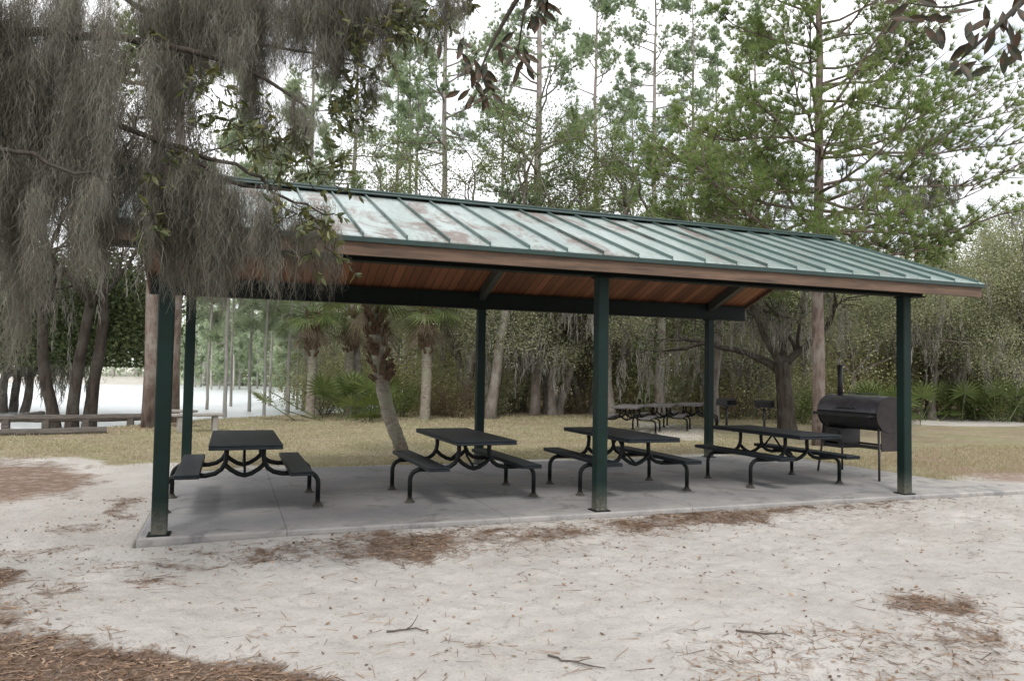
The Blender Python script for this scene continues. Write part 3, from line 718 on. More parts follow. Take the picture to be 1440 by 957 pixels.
def make_oak(H, r0, spread, nlimb=5, fork=.22, leaf=.10, per=46, m='oak_leaf', bark='oak_bark', moss=60, mossm='moss_far', mlen=1.1, stems=1, cl=.42, mper=22, mw=.022, name='oak_tree', dens=1.):
    root = empty(name); mb = MB(); tips = []; hangs = []
    def rec(p, d, L, r, dep):
        n = 6; q, dl = path(p, d, L, n, .16, .035 if dep > 1 else -.01); mb.tube(q, np.linspace(r, r*.55, n+1), 8 if dep > 1 else 5)
        if dep <= 2:
            for k in (2, 4, 6): hangs.append(q[k])
        if dep == 0:
            for k in range(2, n+1): tips.append(q[k])
            return
        nb = 3 if dep > 1 else 4
        for j in range(nb):
            s = n if j == 0 else rng.integers(2, n+1); dd = unit(dl+rdir(1)[0]*(.55 if j == 0 else .95)); dd[2] = dd[2]*.75+.08
            rec(q[s], dd, L*rng.uniform(.55, .8), r*.55*(1.1 if j == 0 else .85), dep-1)
    for s in range(stems):
        az0 = s*6.28/max(1, stems)+rng.uniform(0, 1); off = np.array((math.cos(az0), math.sin(az0), 0))*(.0 if stems == 1 else r0*1.3)
        tr, d = path(off+np.array((0, 0, -.3)), (math.cos(az0)*.14*(stems > 1)+rng.normal(0, .05), math.sin(az0)*.14*(stems > 1)+rng.normal(0, .05), 1), H*fork+.3, 7, .05)
        rr = np.linspace(r0*1.1, r0*.8, 8); rr[0] = r0*1.5; rr[1] = r0*1.2; mb.tube(tr, rr, 12, jitter=.06)
        for k in range(nlimb):
            az = k*6.28/nlimb+rng.uniform(-.5, .5); el = rng.uniform(.45, 1.2)
            rec(tr[-1]-np.array((0, 0, rng.uniform(0, .25)*H*fork)), (math.cos(az)*math.cos(el), math.sin(az)*math.cos(el), math.sin(el)), spread*.42*rng.uniform(.8, 1.2), r0*.5, 3)
    tips = np.array(tips); k_ = (H-.5)/tips[:, 2].max(); tips = tips*k_; hangs = [h*k_ for h in hangs]
    mb.v = [v*np.array((k_, k_, k_)) for v in mb.v]
    mb.build('trunk', M[bark], root, True)
    sel = rng.permutation(len(tips))[:int(len(tips)*.8*dens)]; T = np.repeat(tips[sel], per//6, 0)
    T = T+rng.normal(size=T.shape)*cl*np.array((.8, .8, .55))
    quads_obj('crown', leaves(T, leaf, .55), M[m], root)
    if moss:
        hg = np.array(hangs); hg = hg[rng.permutation(len(hg))[:moss]]
        hg = hg[hg[:, 2] > 1.6]
        Ls = np.minimum(mlen*rng.uniform(.35, 1.3, len(hg)), hg[:, 2]-.8); P, W = moss_strands(hg, Ls, mper, mw, .10, 5, .5, .05)
        strips_obj('hanging_moss', P, W, M[mossm], root)
    return root
def fan(base, d, L, n=22, w=.035, droop=.25, width=230):
    """a costapalmate frond blade: leaflets radiating from the end of a petiole"""
    d = unit(np.array(d, float)); s = unit(np.cross(d, (0, 0, 1.))+1e-6); u = np.cross(s, d); V = []
    for k in range(n):
        a = (k/(n-1)-.5)*math.radians(width); dd = d*math.cos(a)+s*math.sin(a)+u*.1
        l = L*(.72+.28*math.cos(a*.7))*rng.uniform(.88, 1.05); wd = unit(np.cross(dd, u))*w*.5
        m_ = base+dd*l*.55-np.array((0, 0, droop*l*.12)); t = base+dd*l-np.array((0, 0, droop*l*.75))
        V += [base, m_+wd, t, m_-wd]
    return V
def make_palm(trunk_pts, r, nf=20, fl=.85, pet=.9, name='cabbage_palm', boots=.35, dead=7, fw=.045):
    root = empty(name); tp = np.array(trunk_pts, float); m_ = 26; u = np.linspace(0, 1, len(tp)); uu = np.linspace(0, 1, m_)
    T = np.stack([np.interp(uu, u, tp[:, i]) for i in range(3)], 1)
    for _ in range(3): T[1:-1] = (T[:-2]+T[1:-1]*2+T[2:])/4
    mb = MB(); rr = r*(1+.07*np.sin(np.arange(m_)*2.3)); rr[0] *= 1.3; mb.tube(T, rr, 12, jitter=.04); mb.build('trunk', M['palm_bark'], root, True)
    if boots:
        mb = MB(); k0 = int(m_*(1-boots)); dn = unit(T[-1]-T[-3])
        for k in range(110):
            i = rng.uniform(k0, m_-1); p = np.array([np.interp(i, np.arange(m_), T[:, j]) for j in range(3)])
            a = k*2.4; o_ = np.array((math.cos(a), math.sin(a), 0)); b_ = p+o_*r*.9
            mb.beam(b_-o_*.03, b_+o_*rng.uniform(.07, .17)+np.array((0, 0, rng.uniform(.12, .26))), .075, .03)
        mb.build('boots', M['boots'], root)
    top = T[-1]; V = []; VD = []; mb = MB()
    for k in range(nf):
        az = k*2.4; el = 1.25-1.45*(k/nf)+rng.normal(0, .08)
        d = np.array((math.cos(az)*math.cos(el), math.sin(az)*math.cos(el), math.sin(el)))
        q, dl = path(top, d, pet*rng.uniform(.8, 1.1), 5, .04, -.07); mb.tube(q, np.linspace(.02, .010, 6), 4)
        V += fan(q[-1], dl+np.array((0, 0, -.25)), fl*rng.uniform(.85, 1.1), 22, fw)
    mb.build('frond_stems', M['palm_leaf'], root, True); quads_obj('crown', V, M['palm_leaf'], root)
    for k in range(dead*3):
        az = k*2.4+.7; q, dl = path(top-np.array((0, 0, rng.uniform(0, .5))), (math.cos(az)*.8, math.sin(az)*.8, rng.uniform(-.7, .1)), pet*rng.uniform(.3, .8), 4, .1, -.3)
        mb2 = q; VD += fan(q[-1], (dl[0]*rng.uniform(.3, 1.), dl[1]*rng.uniform(.3, 1.), -rng.uniform(.5, 1.)), fl*rng.uniform(.45, .9), 9, fw*.45, .25, rng.uniform(40, 130))
        for a_, b__ in zip(q[:-1], q[1:]):
            VD += [a_, a_+np.array((.012, .012, 0)), b__+np.array((.012, .012, 0)), b__]
    if dead: quads_obj('dead_fronds', VD, M['dead_frond'], root)
    return root
def make_palmetto(n=14, size=.75, name='saw_palmetto'):
    root = empty(name); V = []; mb = MB()
    for k in range(n):
        az = rng.uniform(0, 6.28); el = rng.uniform(.35, 1.35); b_ = np.array((rng.normal(0, .25), rng.normal(0, .25), -.05))
        q, dl = path(b_, (math.cos(az)*math.cos(el), math.sin(az)*math.cos(el), math.sin(el)), size*rng.uniform(.7, 1.3), 4, .05, -.02)
        mb.tube(q, .010, 4); V += fan(q[-1], dl, size*.62, 16, .045, .12)
    mb.build('stems', M['palm_leaf'], root); quads_obj('fronds', V, M['palm_leaf'], root); return root
def make_shrub(H, W, n=4200, leaf=.075, m='shrub_leaf', name='shrub', stems=9):
    root = empty(name); mb = MB(); C_ = []
    for k in range(stems):
        az = rng.uniform(0, 6.28); sp = rng.uniform(.1, .9)
        q, dl = path((rng.normal(0, .1), rng.normal(0, .1), -.1), (math.cos(az)*sp, math.sin(az)*sp, 1), H*rng.uniform(.6, 1.), 6, .16)
        q[:, :2] *= W/H*1.1; mb.tube(q, np.linspace(.03, .008, 7), 5)
        for j in range(2, 7):
            C_.append(q[j])
            for _ in range(2): C_.append(q[j]+rng.normal(size=3)*W*.12)
    C_ = np.array(C_); C_[:, 2] = np.clip(C_[:, 2], .15, None); idx = rng.integers(0, len(C_), n)
    P = C_[idx]+rng.normal(size=(n, 3))*np.array((W, W, H))*.085; P[:, 2] = np.clip(P[:, 2], .03, None)
    mb.build('stems', M['twig'], root); quads_obj('foliage', leaves(P, leaf, .5), M[m], root); return root

def place(o, px_, t_, rz=None, sc=1., dz=0, z=None):
    xx, yy = spot(px_, t_); o.location = (xx, yy, (float(gz(xx, yy)) if z is None else z)+dz); o.rotation_euler[2] = rng.uniform(0, 6.28) if rz is None else rz
    o.scale = (sc,)*3 if np.isscalar(sc) else sc
used = set()
def inst(proto, *a, label=None, cat='tree', group=None, **k):
    o = proto if proto.name not in used else copy_tree(proto)
    used.add(proto.name); place(o, *a, **k); tag(o, label, cat, group); return o

# prototypes
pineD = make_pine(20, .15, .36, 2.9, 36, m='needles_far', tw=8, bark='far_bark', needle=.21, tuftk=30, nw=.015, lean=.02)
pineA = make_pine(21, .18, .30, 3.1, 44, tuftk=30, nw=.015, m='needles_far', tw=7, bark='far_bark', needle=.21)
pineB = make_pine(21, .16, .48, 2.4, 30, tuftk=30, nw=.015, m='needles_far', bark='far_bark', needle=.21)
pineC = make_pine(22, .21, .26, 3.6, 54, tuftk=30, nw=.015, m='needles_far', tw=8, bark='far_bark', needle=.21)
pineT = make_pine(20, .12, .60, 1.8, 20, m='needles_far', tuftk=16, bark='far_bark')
oakA = make_oak(9, .13, 5.2, m='grey_leaf', moss=110, bark='edge_bark', per=400, leaf=.085, cl=.55)
oakB = make_oak(8, .15, 4.6, m='grey_leaf', moss=240, mper=30, mw=.032, mlen=1.6, stems=3, nlimb=3, bark='edge_bark', per=240, leaf=.085, cl=.5)
oakC = make_oak(10, .16, 5.6, m='grey_leaf', moss=80, fork=.3, bark='edge_bark', per=400, leaf=.085, cl=.55)
young = make_oak(11.5, .12, 4.2, nlimb=4, fork=.35, leaf=.08, per=110, m='shrub_leaf', bark='edge_bark', moss=0, name='young_broadleaf_tree', cl=.3)
shr = make_shrub(2.0, 1.9); shrG = make_shrub(2.6, 2.2, 5200, .08, 'grey_leaf'); shrB = make_shrub(1.7, 2.0, 3600, .07, 'brown_leaf')
pmt = make_palmetto()
palm = make_palm([(0, 0, -.2), (.05, 0, 1.5), (.0, .05, 3.4)], .16)

# ---- single trees the photograph shows plainly
# the big pine behind the smoker
bp = make_pine(15.5, .155, .30, 4.6, 62, tuftk=40, needle=.19, nw=.011, dead=3, tw=15, pw=1.7, extra=[(.37, -1.25, 4.9, .05), (.41, -1.5, 4.8, .12), (.46, -1.3, 5.0, .1), (.52, -1.45, 4.4, .15), (.57, -1.2, 3.9, .2), (.34, -1.6, 4.4, 0.), (.40, 1.7, 4.2, .05), (.48, 1.9, 4.0, .1), (.64, -1.4, 3.2, .3)])
place(bp, 1152, 18.4, rz=1.0); tag(bp, 'big pine with reddish grey trunk rising right behind the smoker', 'tree')
hm = []
for px_, py_ in ((1268, 262), (1285, 258), (1296, 262), (1310, 255), (1322, 258), (1336, 250), (1300, 250), (1345, 246), (1210, 262), (1190, 270), (1105, 262), (1075, 255), (1240, 255)):
    q = at(px_, py_-8, 18.2)-np.array(bp.location); a = -1.0; hm.append((q[0]*math.cos(a)-q[1]*math.sin(a), q[0]*math.sin(a)+q[1]*math.cos(a), q[2]))
hm = np.array(hm); P_, W_ = moss_strands(hm, rng.uniform(.45, 1.1, len(hm)), 60, .016, .12, 6, .4, .05); strips_obj('hanging_moss', P_, W_, M['moss_far'], bp)
# leaning palm
lx, ly = ground_at(573, 645)
def relp(px_, py_, t_):
    p = at(px_, py_, t_); return (p[0]-lx, p[1]-ly, p[2]+.1)
lp = make_palm([(0, 0, -.15), relp(562, 622, 13.3), relp(548, 588, 13.5), relp(538, 545, 13.7), relp(532, 505, 13.7), relp(527, 455, 13.7), relp(523, 398, 13.7)], .125, nf=24, boots=.5, fl=.62, pet=.7, dead=4, name='leaning_palm')
lp.location = (lx, ly, -.1); tag(lp, 'cabbage palm with curved leaning trunk and brown boots behind the second table', 'palm')
# dark forked oak to the right
oR = make_oak(7.2, .22, 4.6, nlimb=4, fork=.24, m='oak_leaf', moss=120, mlen=1.3, mper=26)
place(oR, 1108, 22.4, rz=.6); tag(oR, 'forked oak with mossy limbs between the pedestal grills and the big pine', 'tree')
# lakeside oaks at left
oL = make_oak(11.5, .115, 5.2, nlimb=4, fork=.27, m='oak_leaf', moss=150, mlen=1.8, mper=30, stems=2)
place(oL, 95, 22.8, rz=2.1); tag(oL, 'dark twin-stemmed lakeside oak hung with moss, leftmost trunk by the water', 'tree')
oL2 = make_oak(13, .13, 5.4, nlimb=5, fork=.40, m='oak_leaf', moss=150, mlen=1.8, mper=30)
place(oL2, 127, 23.0, rz=4.0); tag(oL2, 'straight tall dark lakeside oak beside the twin-stemmed one', 'tree')
# branch that droops toward the water at far left
pL = make_pine(22, .18, .42, 2.8, 30, bark='pine_bark', dead=6); place(pL, 213, 20.5, rz=.4); tag(pL, 'tall pine with furrowed brown trunk just left of the left front post', 'tree')
pL2 = make_pine(22, .17, .45, 2.6, 28, bark='pine_bark', dead=6); place(pL2, 245, 22.5, rz=2.4); tag(pL2, 'tall pine whose brown trunk shows between the two left posts', 'tree')

# ---- pines standing up behind the roof
GP = 'slender pines beyond the lawn'
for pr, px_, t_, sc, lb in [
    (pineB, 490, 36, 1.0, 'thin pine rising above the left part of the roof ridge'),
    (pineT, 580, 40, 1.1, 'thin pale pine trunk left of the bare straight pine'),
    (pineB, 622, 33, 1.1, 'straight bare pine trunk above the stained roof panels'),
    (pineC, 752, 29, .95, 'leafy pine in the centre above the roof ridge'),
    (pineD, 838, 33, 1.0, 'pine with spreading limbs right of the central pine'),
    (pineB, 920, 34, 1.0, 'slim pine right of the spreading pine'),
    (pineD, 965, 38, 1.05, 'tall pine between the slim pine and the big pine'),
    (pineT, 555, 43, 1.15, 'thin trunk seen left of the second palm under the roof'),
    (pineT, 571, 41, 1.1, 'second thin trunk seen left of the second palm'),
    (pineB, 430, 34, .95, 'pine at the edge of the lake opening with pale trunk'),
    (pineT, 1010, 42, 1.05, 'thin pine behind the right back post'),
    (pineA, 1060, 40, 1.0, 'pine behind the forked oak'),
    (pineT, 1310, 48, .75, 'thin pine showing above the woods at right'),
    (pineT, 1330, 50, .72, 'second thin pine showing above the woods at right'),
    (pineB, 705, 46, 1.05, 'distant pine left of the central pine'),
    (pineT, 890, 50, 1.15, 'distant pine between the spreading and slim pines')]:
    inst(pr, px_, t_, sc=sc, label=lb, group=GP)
# ---- palms further back
for px_, t_, sc, lb in [(598, 25.5, 1.08, 'upright cabbage palm with grey trunk right of the leaning palm'),
                        (492, 27, 1.05, 'cabbage palm with brown hanging skirt left of the leaning palm'),
                        (437, 25, 1.0, 'cabbage palm at the edge of the lake opening'), (1424, 34, 1.0, 'cabbage palm in the woods at far right')]:
    inst(palm, px_, t_, sc=sc, label=lb, cat='palm', group='cabbage palms at the edge of the woods')
# ---- oaks of the wood edge
GO = 'mossy oaks at the edge of the woods'
for pr, px_, t_, sc, lb in [
    (oakB, 776, 29.5, .95, 'cluster-stemmed oak with dark trunks seen left of the middle front post'),
    (oakA, 735, 32, .8, 'grey mossy oak right of the middle back post'),
    (oakC, 650, 31, .85, 'mossy oak left of the middle back post'),
    (oakB, 825, 31, .85, 'mossy oak just behind the middle front post'),
    (oakA, 900, 34, .85, 'grey oak behind the far picnic tables'),
    (oakC, 985, 33, .85, 'oak directly behind the right back post'),
    (oakB, 1050, 31, .85, 'oak behind the pedestal grills'),
    (oakA, 1190, 30, .85, 'grey oak behind the smoker chimney'),
    (oakC, 1240, 33, .85, 'oak behind the smoker lid'),
    (oakB, 1305, 31, .92, 'mossy oak just right of the right front post'),
    (oakA, 1365, 32, .95, 'grey oak in the right-hand woods beyond the dirt road'),
    (oakC, 1430, 31, 1.0, 'broad oak cut by the right edge of the picture'),
    (oakC, 1500, 33, 1.05, 'oak just outside the right edge, crown reaching in'),
    (oakA, 560, 36, .85, 'grey oak behind the leaning palm'),
    (oakB, 20, 30, .9, 'dark oak across the inlet at far left'),
    (oakB, -90, 29, 1., 'dark oak beyond the left edge, crown reaching in')]:
    inst(pr, px_, t_, sc=sc, label=lb, group=GO)
GY = 'young broadleaf trees above the roof line'
for px_, t_, sc, lb in [(690, 27, 1.05, 'young airy tree with light leaves above the middle of the ridge'),
                        (655, 30, 1.0, 'young light green tree left of the airy one'),
                        (505, 27, .95, 'young green tree above the left of the ridge'),
                        (860, 28, .95, 'young green tree right of the central pine'),
                        (1005, 27, .95, 'young tree left of the big pine'), (930, 29, 1., 'young tree above the ridge beside the slim pine')]:
    inst(young, px_, t_, sc=sc, label=lb, group=GY)
# ---- shrubs and palmettos
GS = 'shrubs along the edge of the lawn'
for pr, px_, t_, sc, lb in [
    (pmt, 487, 24.5, 1.6, 'green palmetto clump left of the leaning palm'), (pmt, 512, 25.2, 1.5, 'darker palmetto clump touching the leaning palm trunk'),
    (shr, 567, 27, .8, 'bright green shrub between the two palms'), (shrB, 640, 27.5, .9, 'brownish shrub right of the upright palm'),
    (shrB, 613, 28.5, .8, 'low brown shrub at the foot of the upright palm'), (shrG, 690, 29, .9, 'grey green shrub right of the middle back post'),
    (shrG, 455, 27, .8, 'shrub at the edge of the lake opening'), (shr, 905, 31, 1.3, 'yellow green shrub above the far picnic tables'),
    (shrB, 860, 31, .9, 'brown shrub behind the middle front post'), (shrG, 950, 30, .9, 'grey shrub behind the far picnic tables'),
    (shrB, 1035, 29, .9, 'brown shrub between the pedestal grills'), (shr, 1130, 27, .8, 'yellow green shrub between the oak and big pine trunks'),
    (shrG, 1085, 29, .9, 'grey green shrub behind the forked oak'), (shr, 1215, 27.5, .85, 'light green shrub above the smoker lid'),
    (pmt, 1245, 27, 1.5, 'palmetto clump behind the smoker'), (pmt, 1305, 30, 1.6, 'palmetto clump beyond the dirt road beside the right post'),
    (pmt, 1340, 31, 1.5, 'palmetto clump second from the right post'), (shr, 1375, 31, .8, 'rounded bright shrub beyond the dirt road'),
    (pmt, 1410, 30, 1.7, 'palmetto clump near the right edge'), (shr, 1440, 30, 1.0, 'yellow green shrub at the right edge'),
    (shrG, 1325, 33, 1.2, 'tall grey shrub behind the palmettos'), (shrG, 725, 31, .8, 'small grey shrub left of the dark trunks'),
    (shrB, 810, 30.5, .7, 'small brown shrub right of the dark trunks'), (shrG, 1395, 33, 1.3, 'tall grey shrub near the right edge')]:
    inst(pr, px_, t_, sc=sc, label=lb, cat='shrub', group=GS)

# ---- thin pale pines across the water and the far wood
def shore_pine():
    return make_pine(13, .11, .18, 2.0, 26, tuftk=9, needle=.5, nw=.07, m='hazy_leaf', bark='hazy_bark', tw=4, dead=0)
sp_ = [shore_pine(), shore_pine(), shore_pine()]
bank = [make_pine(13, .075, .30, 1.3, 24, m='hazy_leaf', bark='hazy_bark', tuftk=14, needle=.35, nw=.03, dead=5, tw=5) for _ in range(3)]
k = 0
for px_, t_ in ((292, 34), (318, 29), (326, 37), (352, 33), (373, 30), (380, 38), (405, 31), (419, 35), (448, 32)):
    inst(bank[k % 3], px_, t_, sc=rng.uniform(.8, 1.1), label='slender pale tree at the water edge seen between the left posts', group='slender trees at the water edge'); k += 1
lbs = 'thin pale tree standing on the far shore seen through the pavilion'
k = 0
for px_ in range(262, 440, 11):
    inst(sp_[k % 3], px_+rng.uniform(-3, 3), rng.uniform(62, 74) if px_ < 400 else rng.uniform(40, 50), sc=rng.uniform(.55, .8), label=lbs, group='pale trees on the far shore'); k += 1

def woods(name, spans, n, size, m, seed, trunks=0, bark='pine_bark'):
    """a far-off wood that reads as one mass: leaf sprays clumped at several depths"""
    P = []; mb = MB()
    for (p0, p1, t0, t1, h0, h1, share) in spans:
        kk = int(n*share); nc = max(6, kk//70)
        pxs = rng.uniform(p0, p1, nc); ts = rng.uniform(t0, t1, nc)
        for a, t_ in zip(pxs, ts):
            xx, yy = spot(a, t_); top = rng.uniform(h0, h1)*(.75+.5*vnoise(np.array(a), np.array(t_), .02, seed)); hz = top*rng.uniform(.05, 1)**.8
            P.append(np.array((xx, yy, hz))+rng.normal(size=(70, 3))*np.array((.9, .9, .5))*(t_/40))
        for _ in range(int(trunks*share)):
            a = rng.uniform(p0, p1); t_ = rng.uniform(t0, t1); xx, yy = spot(a, t_); q, _d = path((xx, yy, -.5), (0, 0, 1), h1*rng.uniform(.7, 1.1), 5, .04)
            mb.tube(q, np.linspace(.17, .07, 6)*t_/45, 5)
    P = np.concatenate(P); P[:, 2] = np.maximum(P[:, 2], 0)
    root = empty(name); tag(root, kind='stuff', cat='woods')
    quads_obj('foliage', leaves(P, size, .6), M[m], root)
    if trunks: mb.build('trunks', M[bark], root, True)
    return root
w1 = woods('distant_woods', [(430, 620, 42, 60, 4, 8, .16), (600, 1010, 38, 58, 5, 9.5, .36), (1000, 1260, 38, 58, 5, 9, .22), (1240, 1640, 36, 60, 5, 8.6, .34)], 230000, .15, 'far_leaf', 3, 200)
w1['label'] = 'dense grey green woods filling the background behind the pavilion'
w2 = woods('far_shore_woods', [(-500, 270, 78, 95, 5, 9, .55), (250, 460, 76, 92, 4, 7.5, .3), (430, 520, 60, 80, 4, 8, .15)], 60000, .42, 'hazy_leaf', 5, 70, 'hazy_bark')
w2['label'] = 'pale hazy woods on the far side of the lake'
w4 = woods('undergrowth', [(430, 640, 29, 36, .8, 2.4, .2), (630, 1010, 30.5, 37, 1.2, 4.2, .4), (1000, 1270, 28.5, 36, 1.2, 4.2, .2), (1260, 1560, 31, 37, 1.5, 4.5, .2)], 150000, .09, 'olive_leaf', 4)
w4['label'] = 'tangled olive and brown undergrowth under the mossy oaks'
w3 = woods('lakeside_thicket', [(-260, 205, 27, 33, 2.6, 4.6, 1.)], 90000, .17, 'oak_leaf', 8)
w3['label'] = 'dark leafy thicket overhanging the lake at the left'
for o in [c_ for c_ in bpy.data.objects if c_.parent == w3]:
    o.location.z = 1.55

# ------------------------------------------------------------------ the near oak whose mossy boughs hang into the picture
no = empty('live_oak', (-2.9, -4.3, -.1)); tag(no, 'near oak whose moss-draped boughs hang across the upper left', 'tree')
NL = np.array((-2.9, -4.3, -.1)); mb = MB()
tr = np.array([(0, 0, -.3), (.02, 0, .6), (.1, .05, 1.6), (.2, .1, 2.7), (.3, .15, 3.6), (.35, .25, 4.6)]); mb.tube(tr, [.42, .33, .30, .28, .25, .2], 14, jitter=.05)
boughs = []
def bough(pts, r0, r1):
    P = np.array([at(*p)-NL if len(p) == 3 else np.array(p[:3]) for p in pts]); u = np.linspace(0, 1, len(P)); uu = np.linspace(0, 1, 16)
    Q = np.stack([np.interp(uu, u, P[:, i]) for i in range(3)], 1)
    for _ in range(2): Q[1:-1] = (Q[:-2]+2*Q[1:-1]+Q[2:])/4
    Q[1:-1] += rng.normal(size=(14, 3))*.012; mb.tube(Q, np.linspace(r0, r1, 16), 8, jitter=.05); boughs.append(Q); return Q
S = (.28, .12, 3.4, 0)
bough([S, (-60, -20, 4.9), (120, -40, 5.0), (330, -35, 5.1), (560, -30, 5.2), (700, -25, 5.3)], .07, .015)
bough([S, (-80, 60, 4.7), (60, 40, 4.8), (220, 60, 4.9), (340, 90, 5.0), (430, 150, 5.0)], .045, .008)
bough([S, (-90, 120, 4.6), (20, 130, 4.7), (150, 170, 4.7), (250, 210, 4.8), (330, 262, 4.8), (410, 268, 4.8)], .035, .006)
bough([(120-0, -40, 5.0), (210, 20, 5.3), (300, 60, 5.5), (420, 70, 5.6), (520, 95, 5.6)], .022, .006)
bough([S, (-100, -60, 5.6), (60, -60, 5.9), (250, -70, 6.0), (480, -60, 6.0)], .06, .02)
bough([S, (-60, 200, 4.4), (20, 210, 4.4), (90, 240, 4.4), (170, 250, 4.5)], .022, .006)
bough([(240, 205, 4.8), (330, 230, 4.9), (420, 290, 5.0), (470, 300, 5.0)], .016, .005)
no_mb = mb
# moss curtains: columns (px, top py, bottom py, depth, number of clumps, spread px)
cols = [(15, -20, 330, 4.7, 9, 26), (38, 60, 530, 4.7, 12, 10), (70, 0, 300, 4.8, 6, 14), (100, -20, 300, 4.9, 7, 16), (125, 90, 450, 4.8, 8, 9), (150, 0, 400, 4.8, 8, 13),
        (178, 190, 360, 4.8, 5, 9), (215, 190, 395, 4.8, 9, 16), (245, 210, 400, 4.8, 10, 18), (275, 220, 415, 4.8, 11, 18), (305, 235, 405, 4.8, 11, 18), (335, 250, 395, 4.85, 9, 16),
        (365, 262, 370, 4.85, 6, 16), (400, 268, 395, 4.85, 7, 18), (445, 290, 385, 5.0, 7, 18), (470, 300, 380, 5.0, 3, 12),
        (215, -30, 110, 5.1, 8, 24), (255, -30, 190, 5.1, 9, 20), (290, -30, 120, 5.1, 9, 22), (330, -30, 110, 5.1, 10, 24), (370, -30, 125, 5.2, 10, 24), (415, -30, 110, 5.2, 9, 24),
        (460, -30, 130, 5.2, 9, 24), (505, -30, 100, 5.3, 8, 24), (545, -30, 95, 5.3, 7, 22), (590, -30, 75, 5.3, 6, 22), (635, -30, 60, 5.3, 5, 18),
        (355, 90, 205, 5.0, 5, 18), (400, 120, 215, 5.0, 5, 16), (430, 150, 205, 5.0, 3, 12), (215, 60, 200, 4.9, 5, 16), (240, 60, 230, 4.9, 5, 14), (515, 95, 180, 5.6, 4, 14),
        (60, 240, 440, 4.4, 4, 16), (130, 245, 380, 4.4, 4, 16), (10, 200, 380, 4.4, 6, 18), (-40, 0, 400, 4.6, 12, 30), (85, 130, 330, 4.7, 4, 10),
        (480, -40, 90, 5.4, 14, 60), (330, -40, 80, 5.2, 12, 60), (300, -60, 60, 6.0, 12, 90), (120, -60, 160, 5.9, 14, 90)]
hg, Ls = [], []
for c_, t_, b_, dp, nn, sd in cols:
    for _ in range(max(2, int(nn*.8))):
        a = c_+rng.normal()*sd*.6; tt = t_+rng.uniform(-15, 25); dd = dp+rng.normal()*.12; p = at(a, tt, dd)-NL
        L = (b_-tt)/FPX*dd*rng.uniform(.55, 1.06); hg.append(p); Ls.append(max(.12, L))
hg = np.array(hg); Ls = np.array(Ls)
per = np.maximum(30, (Ls*540)).astype(int)
def moss_var(hg, Ls, per, width):
    PP, WW = [], []
    for i in range(len(hg)):
        P, W = moss_strands(hg[i:i+1], Ls[i:i+1], int(per[i]), width, .055+.028*Ls[i], 11, .24, .042); PP.append(P); WW.append(W)
    return np.concatenate(PP), np.concatenate(WW)
P, W = moss_var(hg, Ls, per, .0023)
strips_obj('hanging_moss', P, W, M['moss'], no)
# leafy sprigs along the boughs
def sprigs(centres, n_tw, L, leaf, asp, per_tw, mbt, droop=.3, perleaf=1.):
    V = []
    for c_ in centres:
        for _ in range(n_tw):
            q, dl = path(c_+rng.normal(size=3)*.03, unit(rdir(1)[0]+np.array((0, 0, -.25))), L*rng.uniform(.6, 1.3), 5, .22, -.04)
            mbt.tube(q, np.linspace(.004, .0015, 6), 4)
            for j in range(per_tw):
                s = rng.uniform(.25, 1)*5; p = np.array([np.interp(s, np.arange(6), q[:, i]) for i in range(3)])
                d = unit(dl*.8+rdir(1)[0]+np.array((0, 0, -droop))); sd = unit(np.cross(d, rdir(1)[0])); nrm = np.cross(d, sd)
                l = leaf*rng.uniform(.65, 1.2); w = l*asp*.5
                # a leaf folded along its midrib, six-point outline
                for sg in (1, -1):
                    V.append([p, p+d*l*.28+sd*w*.85*sg+nrm*w*.25, p+d*l*.62+sd*w*.9*sg+nrm*w*.25, p+d*l])
    return np.array(V).reshape(-1, 3)
tw = no_mb; cs = []
for a, b_, dp, k in [(330, 165, 4.6, 3), (345, 180, 4.6, 3), (300, 120, 4.8, 2), (395, 210, 4.9, 3), (425, 235, 4.9, 3), (455, 250, 4.9, 3), (420, 300, 4.6, 3), (440, 310, 4.6, 3),
                     (235, 240, 4.7, 3), (250, 150, 5, 3), (190, 80, 5, 3), (470, 140, 5.3, 4), (495, 150, 5.3, 4), (520, 120, 5.4, 4), (545, 60, 5.2, 4), (590, 30, 5.2, 4), (620, 20, 5.2, 3),
                     (480, 70, 5.2, 3), (450, 40, 5.2, 3), (560, 20, 5.2, 4), (500, 30, 5.2, 3), (385, 190, 4.9, 3), (190, 300, 4.5, 2), (460, 345, 4.9, 2), (660, 10, 5.3, 3), (440, 180, 5., 3)]:
    for _ in range(k): cs.append(at(a+rng.normal()*14, b_+rng.normal()*12, dp)-NL)
V = sprigs(cs, 3, .18, .072, .36, 7, tw)
tw.build('trunk', M['oak_bark'], no, True); quads_obj('leaves', V, M['spray'], no)

# ------------------------------------------------------------------ magnolia at the right of the camera
ML = np.array((6.6, -7.2, -.1)); mg = empty('magnolia_tree', tuple(ML)); tag(mg, 'magnolia whose big dark leaves hang in from the top of the picture', 'tree')
mb = MB(); mb.tube([(0, 0, -.3), (0, .02, 1.2), (-.05, .05, 2.6), (-.1, .08, 4.2), (-.1, .1, 6)], [.24, .18, .16, .13, .08], 12, jitter=.04)
def limb(pts, r0, r1):
    P = np.array([np.array(p[:3]) if len(p) == 4 else at(*p)-ML for p in pts]); u = np.linspace(0, 1, len(P)); uu = np.linspace(0, 1, 18)
    Q = np.stack([np.interp(uu, u, P[:, i]) for i in range(3)], 1)
    for _ in range(2): Q[1:-1] = (Q[:-2]+2*Q[1:-1]+Q[2:])/4
    mb.tube(Q, np.linspace(r0, r1, 18), 7)
limb([(-.06, .06, 3.0, 0), (1560, -80, 3.6), (1470, -30, 3.5), (1410, 30, 3.4), (1350, 85, 3.4)], .035, .004)
